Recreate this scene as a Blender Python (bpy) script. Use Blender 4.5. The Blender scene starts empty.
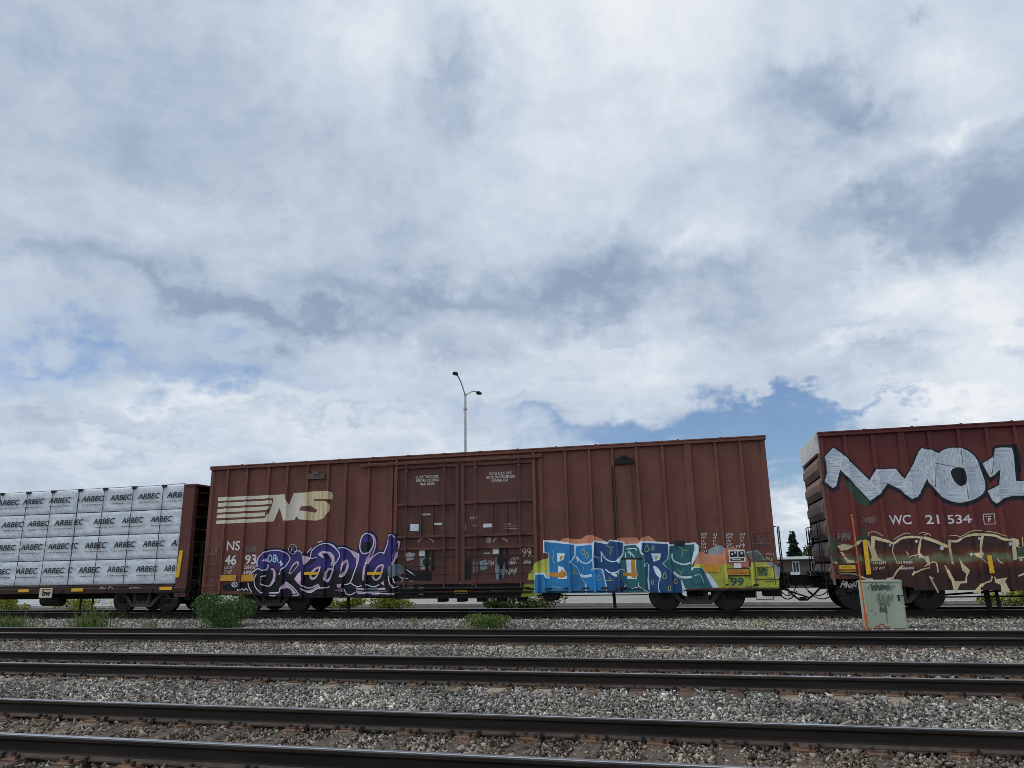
import bpy, bmesh, math, random
import numpy as np
from mathutils import Vector, Matrix, noise as mnoise
from mathutils.geometry import tessellate_polygon

random.seed(7); rng = np.random.default_rng(7)
S = bpy.context.scene
COL = S.collection
R = math.radians

# ------------------------------------------------------------------ camera
FPX, PITCH, YAW, ROLL, EYE = 720.0, 0.2488, -0.2431, -0.0176, 1.3549
fwd = Vector((math.sin(YAW)*math.cos(PITCH), math.cos(YAW)*math.cos(PITCH), math.sin(PITCH)))
rt0 = Vector((math.cos(YAW), -math.sin(YAW), 0)); up0 = rt0.cross(fwd)
RT = math.cos(ROLL)*rt0 + math.sin(ROLL)*up0
UP = -math.sin(ROLL)*rt0 + math.cos(ROLL)*up0
cam = bpy.data.cameras.new('camera'); camo = bpy.data.objects.new('camera', cam); COL.objects.link(camo)
m = Matrix((RT, UP, -fwd)).transposed().to_4x4(); m.translation = (0, 0, EYE)
camo.matrix_world = m
cam.sensor_width = 36; cam.lens = FPX/1024*36; cam.clip_start = .05; cam.clip_end = 6000
S.camera = camo
S.cycles.filter_width = 0.85

def ray(px, py): return fwd + (px-512)/FPX*RT - (py-384)/FPX*UP
def at(px, py, Y):
    d = ray(px, py); t = Y/d.y
    return Vector((t*d.x, Y, EYE+t*d.z))
def azel(px, py):
    d = ray(px, py).normalized()
    return math.atan2(d.x, d.y), math.asin(d.z)

# ------------------------------------------------------------------ exposure, sun
S.view_settings.view_transform = 'Standard'; S.view_settings.look = 'None'
S.view_settings.exposure = 0.0; S.view_settings.gamma = 1.0
SUN_EL, SUN_AZ = R(50), R(-104)         # azimuth from +Y towards +X: high on the left, raking along the car sides
sl = bpy.data.lights.new('sun', 'SUN'); sl.energy = 1.5; sl.angle = R(10); sl.color = (1, .96, .9)
so = bpy.data.objects.new('sun', sl); COL.objects.link(so)
sd = Vector((math.sin(SUN_AZ)*math.cos(SUN_EL), math.cos(SUN_AZ)*math.cos(SUN_EL), math.sin(SUN_EL)))
so.rotation_euler = sd.to_track_quat('Z', 'Y').to_euler(); so.location = (0, 60, 90)

# ------------------------------------------------------------------ sky
def lin(c):
    return tuple((x/255/12.92 if x/255 <= .04045 else ((x/255+.055)/1.055)**2.4) for x in c)
W = bpy.data.worlds.new('World'); S.world = W; W.use_nodes = True
nt = W.node_tree; N = nt.nodes; L = nt.links
for n in list(N): N.remove(n)
def setin(node, i, v):
    if hasattr(v, 'is_output') or hasattr(v, 'links'): L.new(v, node.inputs[i])
    elif v is not None: node.inputs[i].default_value = v
def MA(op, a, b=None, c=None, clamp=False):
    n = N.new('ShaderNodeMath'); n.operation = op; n.use_clamp = clamp
    setin(n, 0, a); setin(n, 1, b); setin(n, 2, c); return n.outputs[0]
def NZ(vec, scale, detail, rough=.55, dist=0., lac=2.):
    n = N.new('ShaderNodeTexNoise'); L.new(vec, n.inputs['Vector'])
    n.inputs['Scale'].default_value = scale; n.inputs['Detail'].default_value = detail
    n.inputs['Roughness'].default_value = rough; n.inputs['Distortion'].default_value = dist; n.inputs['Lacunarity'].default_value = lac
    return n
tc = N.new('ShaderNodeTexCoord'); sx = N.new('ShaderNodeSeparateXYZ'); L.new(tc.outputs['Generated'], sx.inputs[0])
dx, dy, dz = sx.outputs
dzc = MA('MAXIMUM', dz, 0.0)
az = MA('ARCTAN2', dx, dy); el = MA('ARCSINE', dz)
den = MA('ADD', dzc, 0.22)
px_ = MA('DIVIDE', dx, den); py_ = MA('DIVIDE', dy, den)
cp = N.new('ShaderNodeCombineXYZ'); L.new(px_, cp.inputs[0]); L.new(py_, cp.inputs[1]); plane = cp.outputs[0]
ca = N.new('ShaderNodeCombineXYZ'); L.new(az, ca.inputs[0]); L.new(el, ca.inputs[1]); ang = ca.outputs[0]
# ragged edges: the angular position is pushed about by two noises
w1 = NZ(plane, 2.6, 5, .58); w2 = NZ(ang, 15.0, 5, .62)
def centred(n, amt):
    v = N.new('ShaderNodeVectorMath'); v.operation = 'MULTIPLY_ADD'
    L.new(n.outputs['Color'], v.inputs[0]); v.inputs[1].default_value = (amt, amt, 0); v.inputs[2].default_value = (-amt/2, -amt/2, 0)
    return v.outputs[0]
def vadd(a, b):
    v = N.new('ShaderNodeVectorMath'); v.operation = 'ADD'; L.new(a, v.inputs[0]); L.new(b, v.inputs[1]); return v.outputs[0]
wang = vadd(vadd(ang, centred(w1, .20)), centred(w2, .13))
def blob_sum(blobs, start):
    acc = start
    for (bx, by, wx, wy, rot, amp) in blobs:
        a, e = azel(bx, by)
        mp = N.new('ShaderNodeMapping'); mp.vector_type = 'TEXTURE'; L.new(wang, mp.inputs[0])
        mp.inputs['Location'].default_value = (a, e, 0)
        mp.inputs['Rotation'].default_value = (0, 0, R(rot))
        mp.inputs['Scale'].default_value = (wx/FPX*1.6, wy/FPX*1.6, 1)
        g = N.new('ShaderNodeTexGradient'); g.gradient_type = 'QUADRATIC_SPHERE'; L.new(mp.outputs[0], g.inputs[0])
        acc = MA('MULTIPLY_ADD', g.outputs['Fac'], amp, acc)
    return acc
n1 = NZ(plane, 1.5, 9, .56, .35); n2 = NZ(plane, 4.6, 8, .62, .9); n3 = NZ(ang, 20, 8, .62, .8)
base = MA('MULTIPLY_ADD', n1.outputs[0], 0.5, 0.135)
base = MA('ADD', base, MA('MULTIPLY_ADD', n2.outputs[0], .36, -.18))
base = MA('ADD', base, MA('MULTIPLY_ADD', n3.outputs[0], .20, -.10))
#            px   py   w    h   rot  amount
LIGHT = [(610, 10, 330, 110, 0, .50), (350, 20, 160, 60, 0, .16), (640, 120, 220, 90, 0, .10), (985, 320, 110, 110, -30, .50), (900, 300, 60, 50, 0, .22), (860, 330, 40, 20, 0, .2),
         (470, 180, 160, 80, -10, .12), (210, 215, 170, 50, -8, .14), (230, 400, 260, 34, 6, .2), (60, 440, 240, 30, 0, .12), (160, 405, 90, 16, 0, .25),
         (960, 60, 110, 60, 10, .30), (560, 360, 120, 40, 0, .22), (650, 370, 80, 40, 0, .22), (800, 515, 50, 34, 0, .5), (430, 440, 340, 34, 0, .25), (100, 470, 200, 24, 0, .18),
         (960, 400, 120, 20, 0, .42), (700, 245, 50, 44, 0, .30), (840, 190, 90, 26, 20, .24), (870, 275, 40, 30, 0, .2), (20, 380, 60, 20, -8, .3), (830, 345, 40, 14, 10, .3), (690, 270, 35, 30, 0, .2), (985, 105, 60, 16, 12, .35), (960, 130, 60, 16, -10, .2),
         (330, 300, 100, 16, 0, .16), (140, 300, 90, 14, -10, .10), (60, 70, 160, 50, 0, .04), (640, 200, 80, 40, 0, .1)]
DARK = [(447, 68, 40, 58, 10, -.42), (470, 110, 60, 40, 0, -.22), (840, 105, 90, 40, -28, -.52), (795, 66, 50, 26, -20, -.28), (1000, 180, 90, 60, 20, -.52), (875, 225, 90, 36, -10, -.42), (1010, 210, 60, 36, 0, -.2),
        (60, 60, 200, 120, 0, -.18), (220, 300, 190, 34, -4, -.50), (420, 285, 220, 40, -4, -.46), (600, 285, 110, 46, 20, -.46), (710, 300, 100, 36, -10, -.30), (310, 320, 160, 20, -4, -.25),
        (50, 400, 70, 30, -10, -.50), (890, 345, 50, 30, 0, -.40), (130, 140, 160, 60, 0, -.10), (905, 30, 30, 12, 0, -.35), (1010, 330, 40, 10, 0, -.30), (300, 130, 220, 60, -10, -.12), (760, 190, 60, 34, -30, -.10),
        (30, 260, 90, 50, 0, -.22), (400, 235, 60, 30, 0, -.16), (860, 320, 60, 14, 0, -.2), (110, 440, 160, 8, 0, -.18), (330, 420, 160, 7, 4, -.2)]
n4 = NZ(plane, 2.3, 7, .58, .4)          # billows: crisp rounded cloud edges
bil = MA('SUBTRACT', 1.0, MA('MULTIPLY', MA('ABSOLUTE', MA('SUBTRACT', n4.outputs[0], .5)), 4.0))
base = MA('MULTIPLY_ADD', bil, .22, MA('ADD', base, -.11))
n5 = NZ(wang, 11, 8, .6, .3)
bil2 = MA('SUBTRACT', 1.0, MA('MULTIPLY', MA('ABSOLUTE', MA('SUBTRACT', n5.outputs[0], .5)), 5.0))
base = MA('MULTIPLY_ADD', bil2, .08, MA('ADD', base, -.04))
V = blob_sum(LIGHT+[(*q[:5], q[5]*1.0) for q in DARK], base)
BLUE = [(800, 452, 46, 34, 0, .95), (70, 345, 150, 40, 4, .80), (235, 365, 110, 38, 10, .66), (405, 240, 34, 24, 20, .38), (330, 385, 120, 26, 0, .42), (530, 425, 170, 30, 4, .38), (650, 440, 150, 34, 4, 1.15), (470, 400, 120, 24, 0, .4),
        (745, 460, 90, 60, 0, 1.2), (890, 400, 110, 16, 5, .95), (700, 350, 60, 12, 0, .3), (520, 390, 60, 14, 0, .3), (620, 345, 60, 16, 0, .4), (210, 440, 120, 9, 0, .3), (840, 415, 60, 20, 0, .6), (770, 560, 60, 50, 0, .3), (880, 420, 80, 40, 0, -.7), (860, 355, 90, 26, 0, -.5), (790, 380, 90, 26, 0, -.45), (960, 440, 60, 40, 0, -.5), (600, 425, 110, 22, 0, .5), (760, 415, 60, 22, 0, .5), (590, 285, 70, 26, 0, .34), (220, 305, 140, 20, 0, .28), (640, 330, 60, 20, 0, .3)]
Bc = blob_sum(BLUE, MA('MULTIPLY_ADD', n2.outputs[0], .5, -.32))
Bc = MA('ADD', Bc, MA('MULTIPLY_ADD', n3.outputs[0], .55, -.275))
Bc = MA('MULTIPLY', Bc, MA('GREATER_THAN', dz, 0))
def ramp(fac, stops):
    n = N.new('ShaderNodeValToRGB'); n.color_ramp.interpolation = 'B_SPLINE' if len(stops) > 3 else 'LINEAR'
    e = n.color_ramp.elements
    while len(e) < len(stops): e.new(.5)
    for q, (p, c) in zip(e, stops): q.position = p; q.color = (*c, 1)
    L.new(fac, n.inputs[0]); return n.outputs[0]
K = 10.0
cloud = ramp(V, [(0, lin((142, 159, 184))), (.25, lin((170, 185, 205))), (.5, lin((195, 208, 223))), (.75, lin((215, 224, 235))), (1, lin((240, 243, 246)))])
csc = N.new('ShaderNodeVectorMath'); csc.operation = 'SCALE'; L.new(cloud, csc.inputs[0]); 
br = N.new('ShaderNodeMapRange'); br.interpolation_type = 'SMOOTHSTEP'; L.new(dy, br.inputs[0]); br.inputs[1].default_value = .15; br.inputs[2].default_value = -.7; br.inputs[3].default_value = K; br.inputs[4].default_value = K*1.3   # extra cloud brightness added behind the camera to fill the near car sides
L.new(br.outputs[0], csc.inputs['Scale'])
sky = N.new('ShaderNodeTexSky'); sky.sky_type = 'NISHITA'; sky.sun_disc = False
sky.sun_elevation = SUN_EL; sky.sun_rotation = SUN_AZ; sky.air_density = 1.2; sky.dust_density = .3; sky.ozone_density = 3.0
skm = N.new('ShaderNodeVectorMath'); skm.operation = 'MULTIPLY'; L.new(sky.outputs[0], skm.inputs[0]); skm.inputs[1].default_value = (.58, .73, .97)
bm_ = N.new('ShaderNodeMapRange'); bm_.interpolation_type = 'SMOOTHSTEP'
L.new(Bc, bm_.inputs[0]); bm_.inputs[1].default_value = .05; bm_.inputs[2].default_value = 1.1; bm_.inputs[3].default_value = 0; bm_.inputs[4].default_value = .86
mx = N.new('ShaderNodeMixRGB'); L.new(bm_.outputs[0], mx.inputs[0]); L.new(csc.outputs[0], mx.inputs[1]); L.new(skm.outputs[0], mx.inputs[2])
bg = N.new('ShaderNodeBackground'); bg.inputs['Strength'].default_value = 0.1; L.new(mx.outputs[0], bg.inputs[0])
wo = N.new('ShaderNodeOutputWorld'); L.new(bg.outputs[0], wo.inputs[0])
W.cycles.sampling_method = 'MANUAL'; W.cycles.sample_map_resolution = 512

# ------------------------------------------------------------------ materials
def material(name, build):
    mt = bpy.data.materials.new(name); mt.use_nodes = True
    t = mt.node_tree; t.nodes.clear()
    out = t.nodes.new('ShaderNodeOutputMaterial'); b = t.nodes.new('ShaderNodeBsdfPrincipled')
    t.links.new(b.outputs[0], out.inputs[0])
    build(t, b); return mt
def mnode(t, typ, **kw):
    n = t.nodes.new(typ)
    for k, v in kw.items(): setattr(n, k, v)
    return n
def tnoise(t, scale, detail=5, rough=.6, stretch=(1, 1, 1), dist=0.):
    g = mnode(t, 'ShaderNodeNewGeometry'); mp = mnode(t, 'ShaderNodeMapping'); t.links.new(g.outputs['Position'], mp.inputs[0])
    mp.inputs['Scale'].default_value = stretch
    n = mnode(t, 'ShaderNodeTexNoise'); t.links.new(mp.outputs[0], n.inputs['Vector'])
    n.inputs['Scale'].default_value = scale; n.inputs['Detail'].default_value = detail; n.inputs['Roughness'].default_value = rough; n.inputs['Distortion'].default_value = dist
    return n.outputs[0]
def tramp(t, fac, stops):
    n = mnode(t, 'ShaderNodeValToRGB'); e = n.color_ramp.elements
    while len(e) < len(stops): e.new(.5)
    for q, (p, c) in zip(e, stops): q.position = p; q.color = (*c, 1) if len(c) == 3 else c
    t.links.new(fac, n.inputs[0]); return n.outputs[0]
def tmix(t, fac, a, b, mode='MIX'):
    n = mnode(t, 'ShaderNodeMixRGB', blend_type=mode)
    for i, v in enumerate((fac, a, b)):
        if hasattr(v, 'links'): t.links.new(v, n.inputs[i])
        elif isinstance(v, (int, float)): n.inputs[i].default_value = v
        else: n.inputs[i].default_value = (*v, 1)
    return n.outputs[0]
def tbump(t, b, fac, strength, dist):
    n = mnode(t, 'ShaderNodeBump'); n.inputs['Strength'].default_value = strength; n.inputs['Distance'].default_value = dist
    t.links.new(fac, n.inputs['Height']); t.links.new(n.outputs[0], b.inputs['Normal'])
def plain(name, c, rough=.6, metal=0., var=.25, scale=3., stretch=(1, 1, 1), bump=0., bscale=30., spec=.4):
    def f(t, b):
        fac = tnoise(t, scale, 6, .62, stretch)
        lo = tuple(x*(1-var) for x in c); hi = tuple(min(1, x*(1+var)) for x in c)
        t.links.new(tramp(t, fac, [(.3, lo), (.7, hi)]), b.inputs['Base Color'])
        b.inputs['Roughness'].default_value = rough; b.inputs['Metallic'].default_value = metal
        b.inputs['Specular IOR Level'].default_value = spec
        if bump: tbump(t, b, tnoise(t, bscale, 4), bump, .02)
    return material(name, f)
def carpaint(name, c, rust=(.16, .055, .025), grime=.62):
    def f(t, b):
        big = tnoise(t, .55, 5, .6); streak = tnoise(t, 5.0, 6, .65, (1, 1, .09)); fine = tnoise(t, 22, 5, .7)
        col = tmix(t, 1.0, c, tramp(t, big, [(.3, (.80, .80, .82)), (.7, (1.18, 1.14, 1.1))]), 'MULTIPLY')
        col = tmix(t, tramp(t, streak, [(.52, (0, 0, 0)), (.8, (grime,)*3)]), col, tuple(x*.38 for x in c))
        spots = tramp(t, fine, [(.66, (0, 0, 0)), (.76, (.8,)*3)])
        patch = tramp(t, tnoise(t, .9, 4), [(.5, (0, 0, 0)), (.75, (.9,)*3)])
        col = tmix(t, tmix(t, 1., spots, patch, 'MULTIPLY'), col, rust)
        t.links.new(col, b.inputs['Base Color'])
        t.links.new(tramp(t, fine, [(.3, (.5,)*3), (.8, (.8,)*3)]), b.inputs['Roughness'])
        b.inputs['Specular IOR Level'].default_value = .25
        tbump(t, b, tnoise(t, 1.6, 3, .5, (1, 1, .7)), .6, .05)
    return material(name, f)
def spray(name, stops=None, c=None, z=(0, 1), var=.12):
    """spray paint; stops give a sprayed fade over height z"""
    def f(t, b):
        if stops:
            g = mnode(t, 'ShaderNodeNewGeometry'); s = mnode(t, 'ShaderNodeSeparateXYZ'); t.links.new(g.outputs['Position'], s.inputs[0])
            mr = mnode(t, 'ShaderNodeMapRange'); t.links.new(s.outputs[2], mr.inputs[0]); mr.inputs[1].default_value = z[0]; mr.inputs[2].default_value = z[1]
            ad = mnode(t, 'ShaderNodeMath', operation='MULTIPLY_ADD'); t.links.new(tnoise(t, 4, 4), ad.inputs[0]); ad.inputs[1].default_value = .22; 
            t.links.new(mr.outputs[0], ad.inputs[2]); sb = mnode(t, 'ShaderNodeMath', operation='SUBTRACT'); t.links.new(ad.outputs[0], sb.inputs[0]); sb.inputs[1].default_value = .11
            col = tramp(t, sb.outputs[0], stops)
        else: col = tmix(t, 0, c, c)
        v = tmix(t, 1., tramp(t, tnoise(t, 9, 6, .65, (1, 1, .5)), [(.3, (1-var,)*3), (.7, (1+var,)*3)]), tramp(t, tnoise(t, 1.7, 4, .6), [(.3, (.78,)*3), (.7, (1.18,)*3)]), 'MULTIPLY')
        col = tmix(t, 1., col, v, 'MULTIPLY')
        wear = tramp(t, tnoise(t, 30, 4, .7), [(.64, (0, 0, 0)), (.72, (.6,)*3)])
        col = tmix(t, wear, col, (.07, .04, .035))
        t.links.new(col, b.inputs['Base Color']); b.inputs['Roughness'].default_value = .55; b.inputs['Specular IOR Level'].default_value = .3
    return material(name, f)
M = {}
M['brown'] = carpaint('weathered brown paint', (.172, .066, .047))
M['brown_lit'] = carpaint('lit brown roof paint', (.185, .072, .054))  # lit copy of the brown: light from above put into roof and chord colour
M['brown_panel'] = carpaint('stained brown paint', (.165, .07, .046), grime=.6)
M['maroon'] = carpaint('weathered maroon paint', (.145, .036, .032))
M['endbrown'] = carpaint('lit taupe brown paint', (.20, .125, .10), grime=.6)  # taupe end wall colour, with light from the left put into its tone
M['door'] = carpaint('grimy brown door paint', (.115, .050, .039), grime=.65)
M['under'] = plain('oily black steel', (.013, .011, .010), .8, var=.5, scale=8)
M['under_rust'] = plain('dusty cast steel', (.105, .086, .072), .85, var=.5, scale=10)
M['wheel'] = plain('dark wheel steel', (.010, .009, .0085), .6, var=.4, scale=10)
M['rim'] = plain('worn rim steel', (.05, .047, .045), .5, .3, var=.3)
M['flat'] = carpaint('rusty dark brown paint', (.040, .020, .017), grime=.6)
M['bulk'] = carpaint('red brown bulkhead paint', (.115, .042, .034))
M['silver_end'] = plain('pale grey galvanised panel', (.55, .55, .52), .5, .3, var=.25, scale=4)
M['yellow'] = plain('yellow reflective tape', (.75, .42, .02), .45, var=.15, scale=8)
M['amber'] = plain('faded amber tape', (.55, .27, .02), .5, var=.25, scale=9)
M['white'] = plain('white stencil paint', (.72, .70, .66), .6, var=.18, scale=14)
M['cream'] = plain('aged cream paint', (.70, .63, .50), .6, var=.12, scale=4, stretch=(2, 1, .3))
M['cream_rust'] = plain('rust stained cream paint', (.66, .53, .31), .6, var=.4, scale=6, stretch=(2.2, 1, .12))
M['black'] = plain('black paint', (.012, .012, .014), .55, var=.3)
M['sticker'] = plain('pale sticker', (.66, .72, .75), .5, var=.15, scale=20)
M['tagwhite'] = plain('white chalk tag', (.45, .40, .38), .7, var=.3, scale=20)
M['tagdim'] = plain('faded chalk tag', (.22, .15, .14), .8, var=.3, scale=20)
M['tagcream'] = plain('cream paint marker', (.62, .52, .34), .6, var=.2, scale=10)
M['steelgrey'] = plain('grey spray patch', (.22, .25, .26), .7, var=.4, scale=12)
M['steel_pipe'] = plain('galvanised pole', (.42, .43, .44), .45, .5, var=.15)

# ------------------------------------------------------------------ mesh building
WORLD = {}
def tag(o, label=None, cat=None, group=None, kind=None):
    if label: o['label'] = label
    if cat: o['category'] = cat
    if group: o['group'] = group
    if kind: o['kind'] = kind
    return o
def thing(name, loc, label, cat, group=None):
    o = bpy.data.objects.new(name, None); COL.objects.link(o); o.location = loc; o.empty_display_size = .3
    WORLD[o] = Vector(loc); return tag(o, label, cat, group)
class MB:
    def __init__(s): s.v = []; s.f = []; s.m = []; s.mi = 0
    def face(s, pts):
        b = len(s.v); s.v += [tuple(p) for p in pts]; s.f.append(tuple(range(b, b+len(pts)))); s.m.append(s.mi)
    def add(s, vs, fs):
        b = len(s.v); s.v += [tuple(p) for p in vs]
        for f in fs: s.f.append(tuple(i+b for i in f)); s.m.append(s.mi)
        return s
    def box(s, x0, x1, y0, y1, z0, z1):
        return s.add([(x0, y0, z0), (x1, y0, z0), (x1, y1, z0), (x0, y1, z0), (x0, y0, z1), (x1, y0, z1), (x1, y1, z1), (x0, y1, z1)],
                     [(0, 3, 2, 1), (4, 5, 6, 7), (0, 1, 5, 4), (1, 2, 6, 5), (2, 3, 7, 6), (3, 0, 4, 7)])
    def bevbox(s, x0, x1, y0, y1, z0, z1, b):
        vs = []; 
        for z, i in ((z0, b), (z0+b, 0), (z1-b, 0), (z1, b)):
            vs += [(x0+i, y0+i, z), (x1-i, y0+i, z), (x1-i, y1-i, z), (x0+i, y1-i, z)]
        fs = [(3, 2, 1, 0), (12, 13, 14, 15)]
        for k in range(3):
            for j in range(4): fs.append((k*4+j, k*4+(j+1) % 4, k*4+4+(j+1) % 4, k*4+4+j))
        return s.add(vs, fs)
    def prism(s, poly, axis, a, b):
        n = len(poly)
        def P(u, w, t): return {'y': (u, t, w), 'x': (t, u, w), 'z': (u, w, t)}[axis]
        vs = [P(u, w, a) for u, w in poly]+[P(u, w, b) for u, w in poly]
        fs = [(i, (i+1) % n, n+(i+1) % n, n+i) for i in range(n)]
        for tri in tessellate_polygon([[Vector((u, w, 0)) for u, w in poly]]):
            fs.append(tuple(tri)); fs.append(tuple(n+i for i in reversed(tri)))
        return s.add(vs, fs)
    def beam(s, p, q, w, h=None):
        p, q = Vector(p), Vector(q); d = (q-p).normalized(); h = h or w
        a = d.cross(Vector((0, 0, 1)) if abs(d.z) < .95 else Vector((0, 1, 0))).normalized()*w/2; b = a.cross(d).normalized()*h/2
        vs = [p-a-b, p+a-b, p+a+b, p-a+b, q-a-b, q+a-b, q+a+b, q-a+b]
        return s.add(vs, [(0, 3, 2, 1), (4, 5, 6, 7), (0, 1, 5, 4), (1, 2, 6, 5), (2, 3, 7, 6), (3, 0, 4, 7)])
    def tube(s, pts, r, n=8, r2=None):
        pts = [Vector(p) for p in pts]; k = len(pts); rings = []
        for i, p in enumerate(pts):
            d = (pts[min(i+1, k-1)]-pts[max(i-1, 0)]).normalized()
            a = d.cross(Vector((0, 0, 1)) if abs(d.z) < .9 else Vector((0, 1, 0))).normalized(); b = a.cross(d)
            rr = r if r2 is None else r+(r2-r)*i/(k-1)
            rings.append([p+rr*(math.cos(2*math.pi*j/n)*a+math.sin(2*math.pi*j/n)*b) for j in range(n)])
        vs = [v for rg in rings for v in rg]; fs = []
        for i in range(k-1):
            for j in range(n): fs.append((i*n+j, i*n+(j+1) % n, (i+1)*n+(j+1) % n, (i+1)*n+j))
        fs.append(tuple(range(n))); fs.append(tuple((k-1)*n+j for j in reversed(range(n))))
        return s.add(vs, fs)
    def lathe_y(s, cx, cz, prof, n=40):
        """prof: (radius, y) rings about an axis parallel to y"""
        vs = []; fs = []; k = len(prof)
        for r, y in prof:
            for j in range(n):
                a = 2*math.pi*j/n; vs.append((cx+r*math.cos(a), y, cz+r*math.sin(a)))
        for i in range(k-1):
            for j in range(n): fs.append((i*n+j, i*n+(j+1) % n, (i+1)*n+(j+1) % n, (i+1)*n+j))
        fs.append(tuple(range(n))); fs.append(tuple((k-1)*n+j for j in reversed(range(n))))
        return s.add(vs, fs)
    def build(s, name, mats, parent=None, smooth=False, label=None):
        a = np.array(s.v, float)
        org = Vector(((a[:, 0].min()+a[:, 0].max())/2, (a[:, 1].min()+a[:, 1].max())/2, a[:, 2].min()))
        me = bpy.data.meshes.new(name); me.from_pydata([tuple(x) for x in a-np.array(org)], [], s.f)
        mats = mats if isinstance(mats, (list, tuple)) else [mats]
        for q in mats: me.materials.append(M[q] if isinstance(q, str) else q)
        if len(mats) > 1: me.polygons.foreach_set('material_index', s.m)
        if smooth: me.polygons.foreach_set('use_smooth', [True]*len(me.polygons))
        bmm = bmesh.new(); bmm.from_mesh(me); bmesh.ops.recalc_face_normals(bmm, faces=bmm.faces); bmm.to_mesh(me); bmm.free()
        if smooth: me.set_sharp_from_angle(angle=R(38))
        o = bpy.data.objects.new(name, me); COL.objects.link(o); WORLD[o] = org
        if parent: o.parent = parent; o.location = org-WORLD[parent]
        else: o.location = org
        if label: o['label'] = label
        return o

# paint draped over a car side that has ribs
def cr(pts, closed=False, sub=5):
    P = [Vector((*p, 0)) for p in pts]; n = len(P); out = []
    rngi = range(n) if closed else range(n-1)
    for i in rngi:
        p0 = P[(i-1) % n] if closed or i > 0 else P[0]; p1 = P[i]; p2 = P[(i+1) % n]; p3 = P[(i+2) % n] if closed or i+2 < n else P[-1]
        for k in range(sub):
            t = k/sub
            q = .5*((2*p1)+(p2-p0)*t+(2*p0-5*p1+4*p2-p3)*t*t+(3*p1-p0-3*p2+p3)*t**3)
            out.append((q.x, q.y))
    if not closed: out.append((P[-1].x, P[-1].y))
    return out
def offset_poly(pts, d):
    n = len(pts); A = sum(pts[i][0]*pts[(i+1) % n][1]-pts[(i+1) % n][0]*pts[i][1] for i in range(n)); sg = 1 if A > 0 else -1
    out = []
    for i in range(n):
        a = Vector(pts[i-1]); b = Vector(pts[i]); c = Vector(pts[(i+1) % n])
        e1 = (b-a); e2 = (c-b)
        if e1.length < 1e-6 or e2.length < 1e-6: out.append(tuple(b)); continue
        e1.normalize(); e2.normalize(); n1 = Vector((e1.y, -e1.x))*sg; n2 = Vector((e2.y, -e2.x))*sg
        nn = n1+n2
        if nn.length < .3: nn = n1
        nn.normalize(); k = min(1.8, 1/max(.35, nn.dot(n1)))
        q = b+nn*d*k; out.append((q.x, q.y))
    return out
class Side:
    def __init__(s, Y, ribs, extra=()):
        """ribs: (x_centre, half_top, half_base, depth); extra: flat zones (x0, x1, depth)"""
        s.Y = Y; s.ribs = ribs; s.extra = extra
        bp = []
        for c, a, b, d in ribs: bp += [c-b, c-a, c+a, c+b]
        for x0, x1, d in extra: bp += [x0-.004, x0, x1, x1+.004]
        s.bp = sorted(bp)
    def off(s, x):
        d = 0
        for c, a, b, h in s.ribs:
            u = abs(x-c)
            if u <= a: d = max(d, h)
            elif u < b: d = max(d, h*(b-u)/(b-a))
        for x0, x1, h in s.extra:
            if x0-1e-5 <= x <= x1+1e-5: d = max(d, h)
        return d
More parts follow.
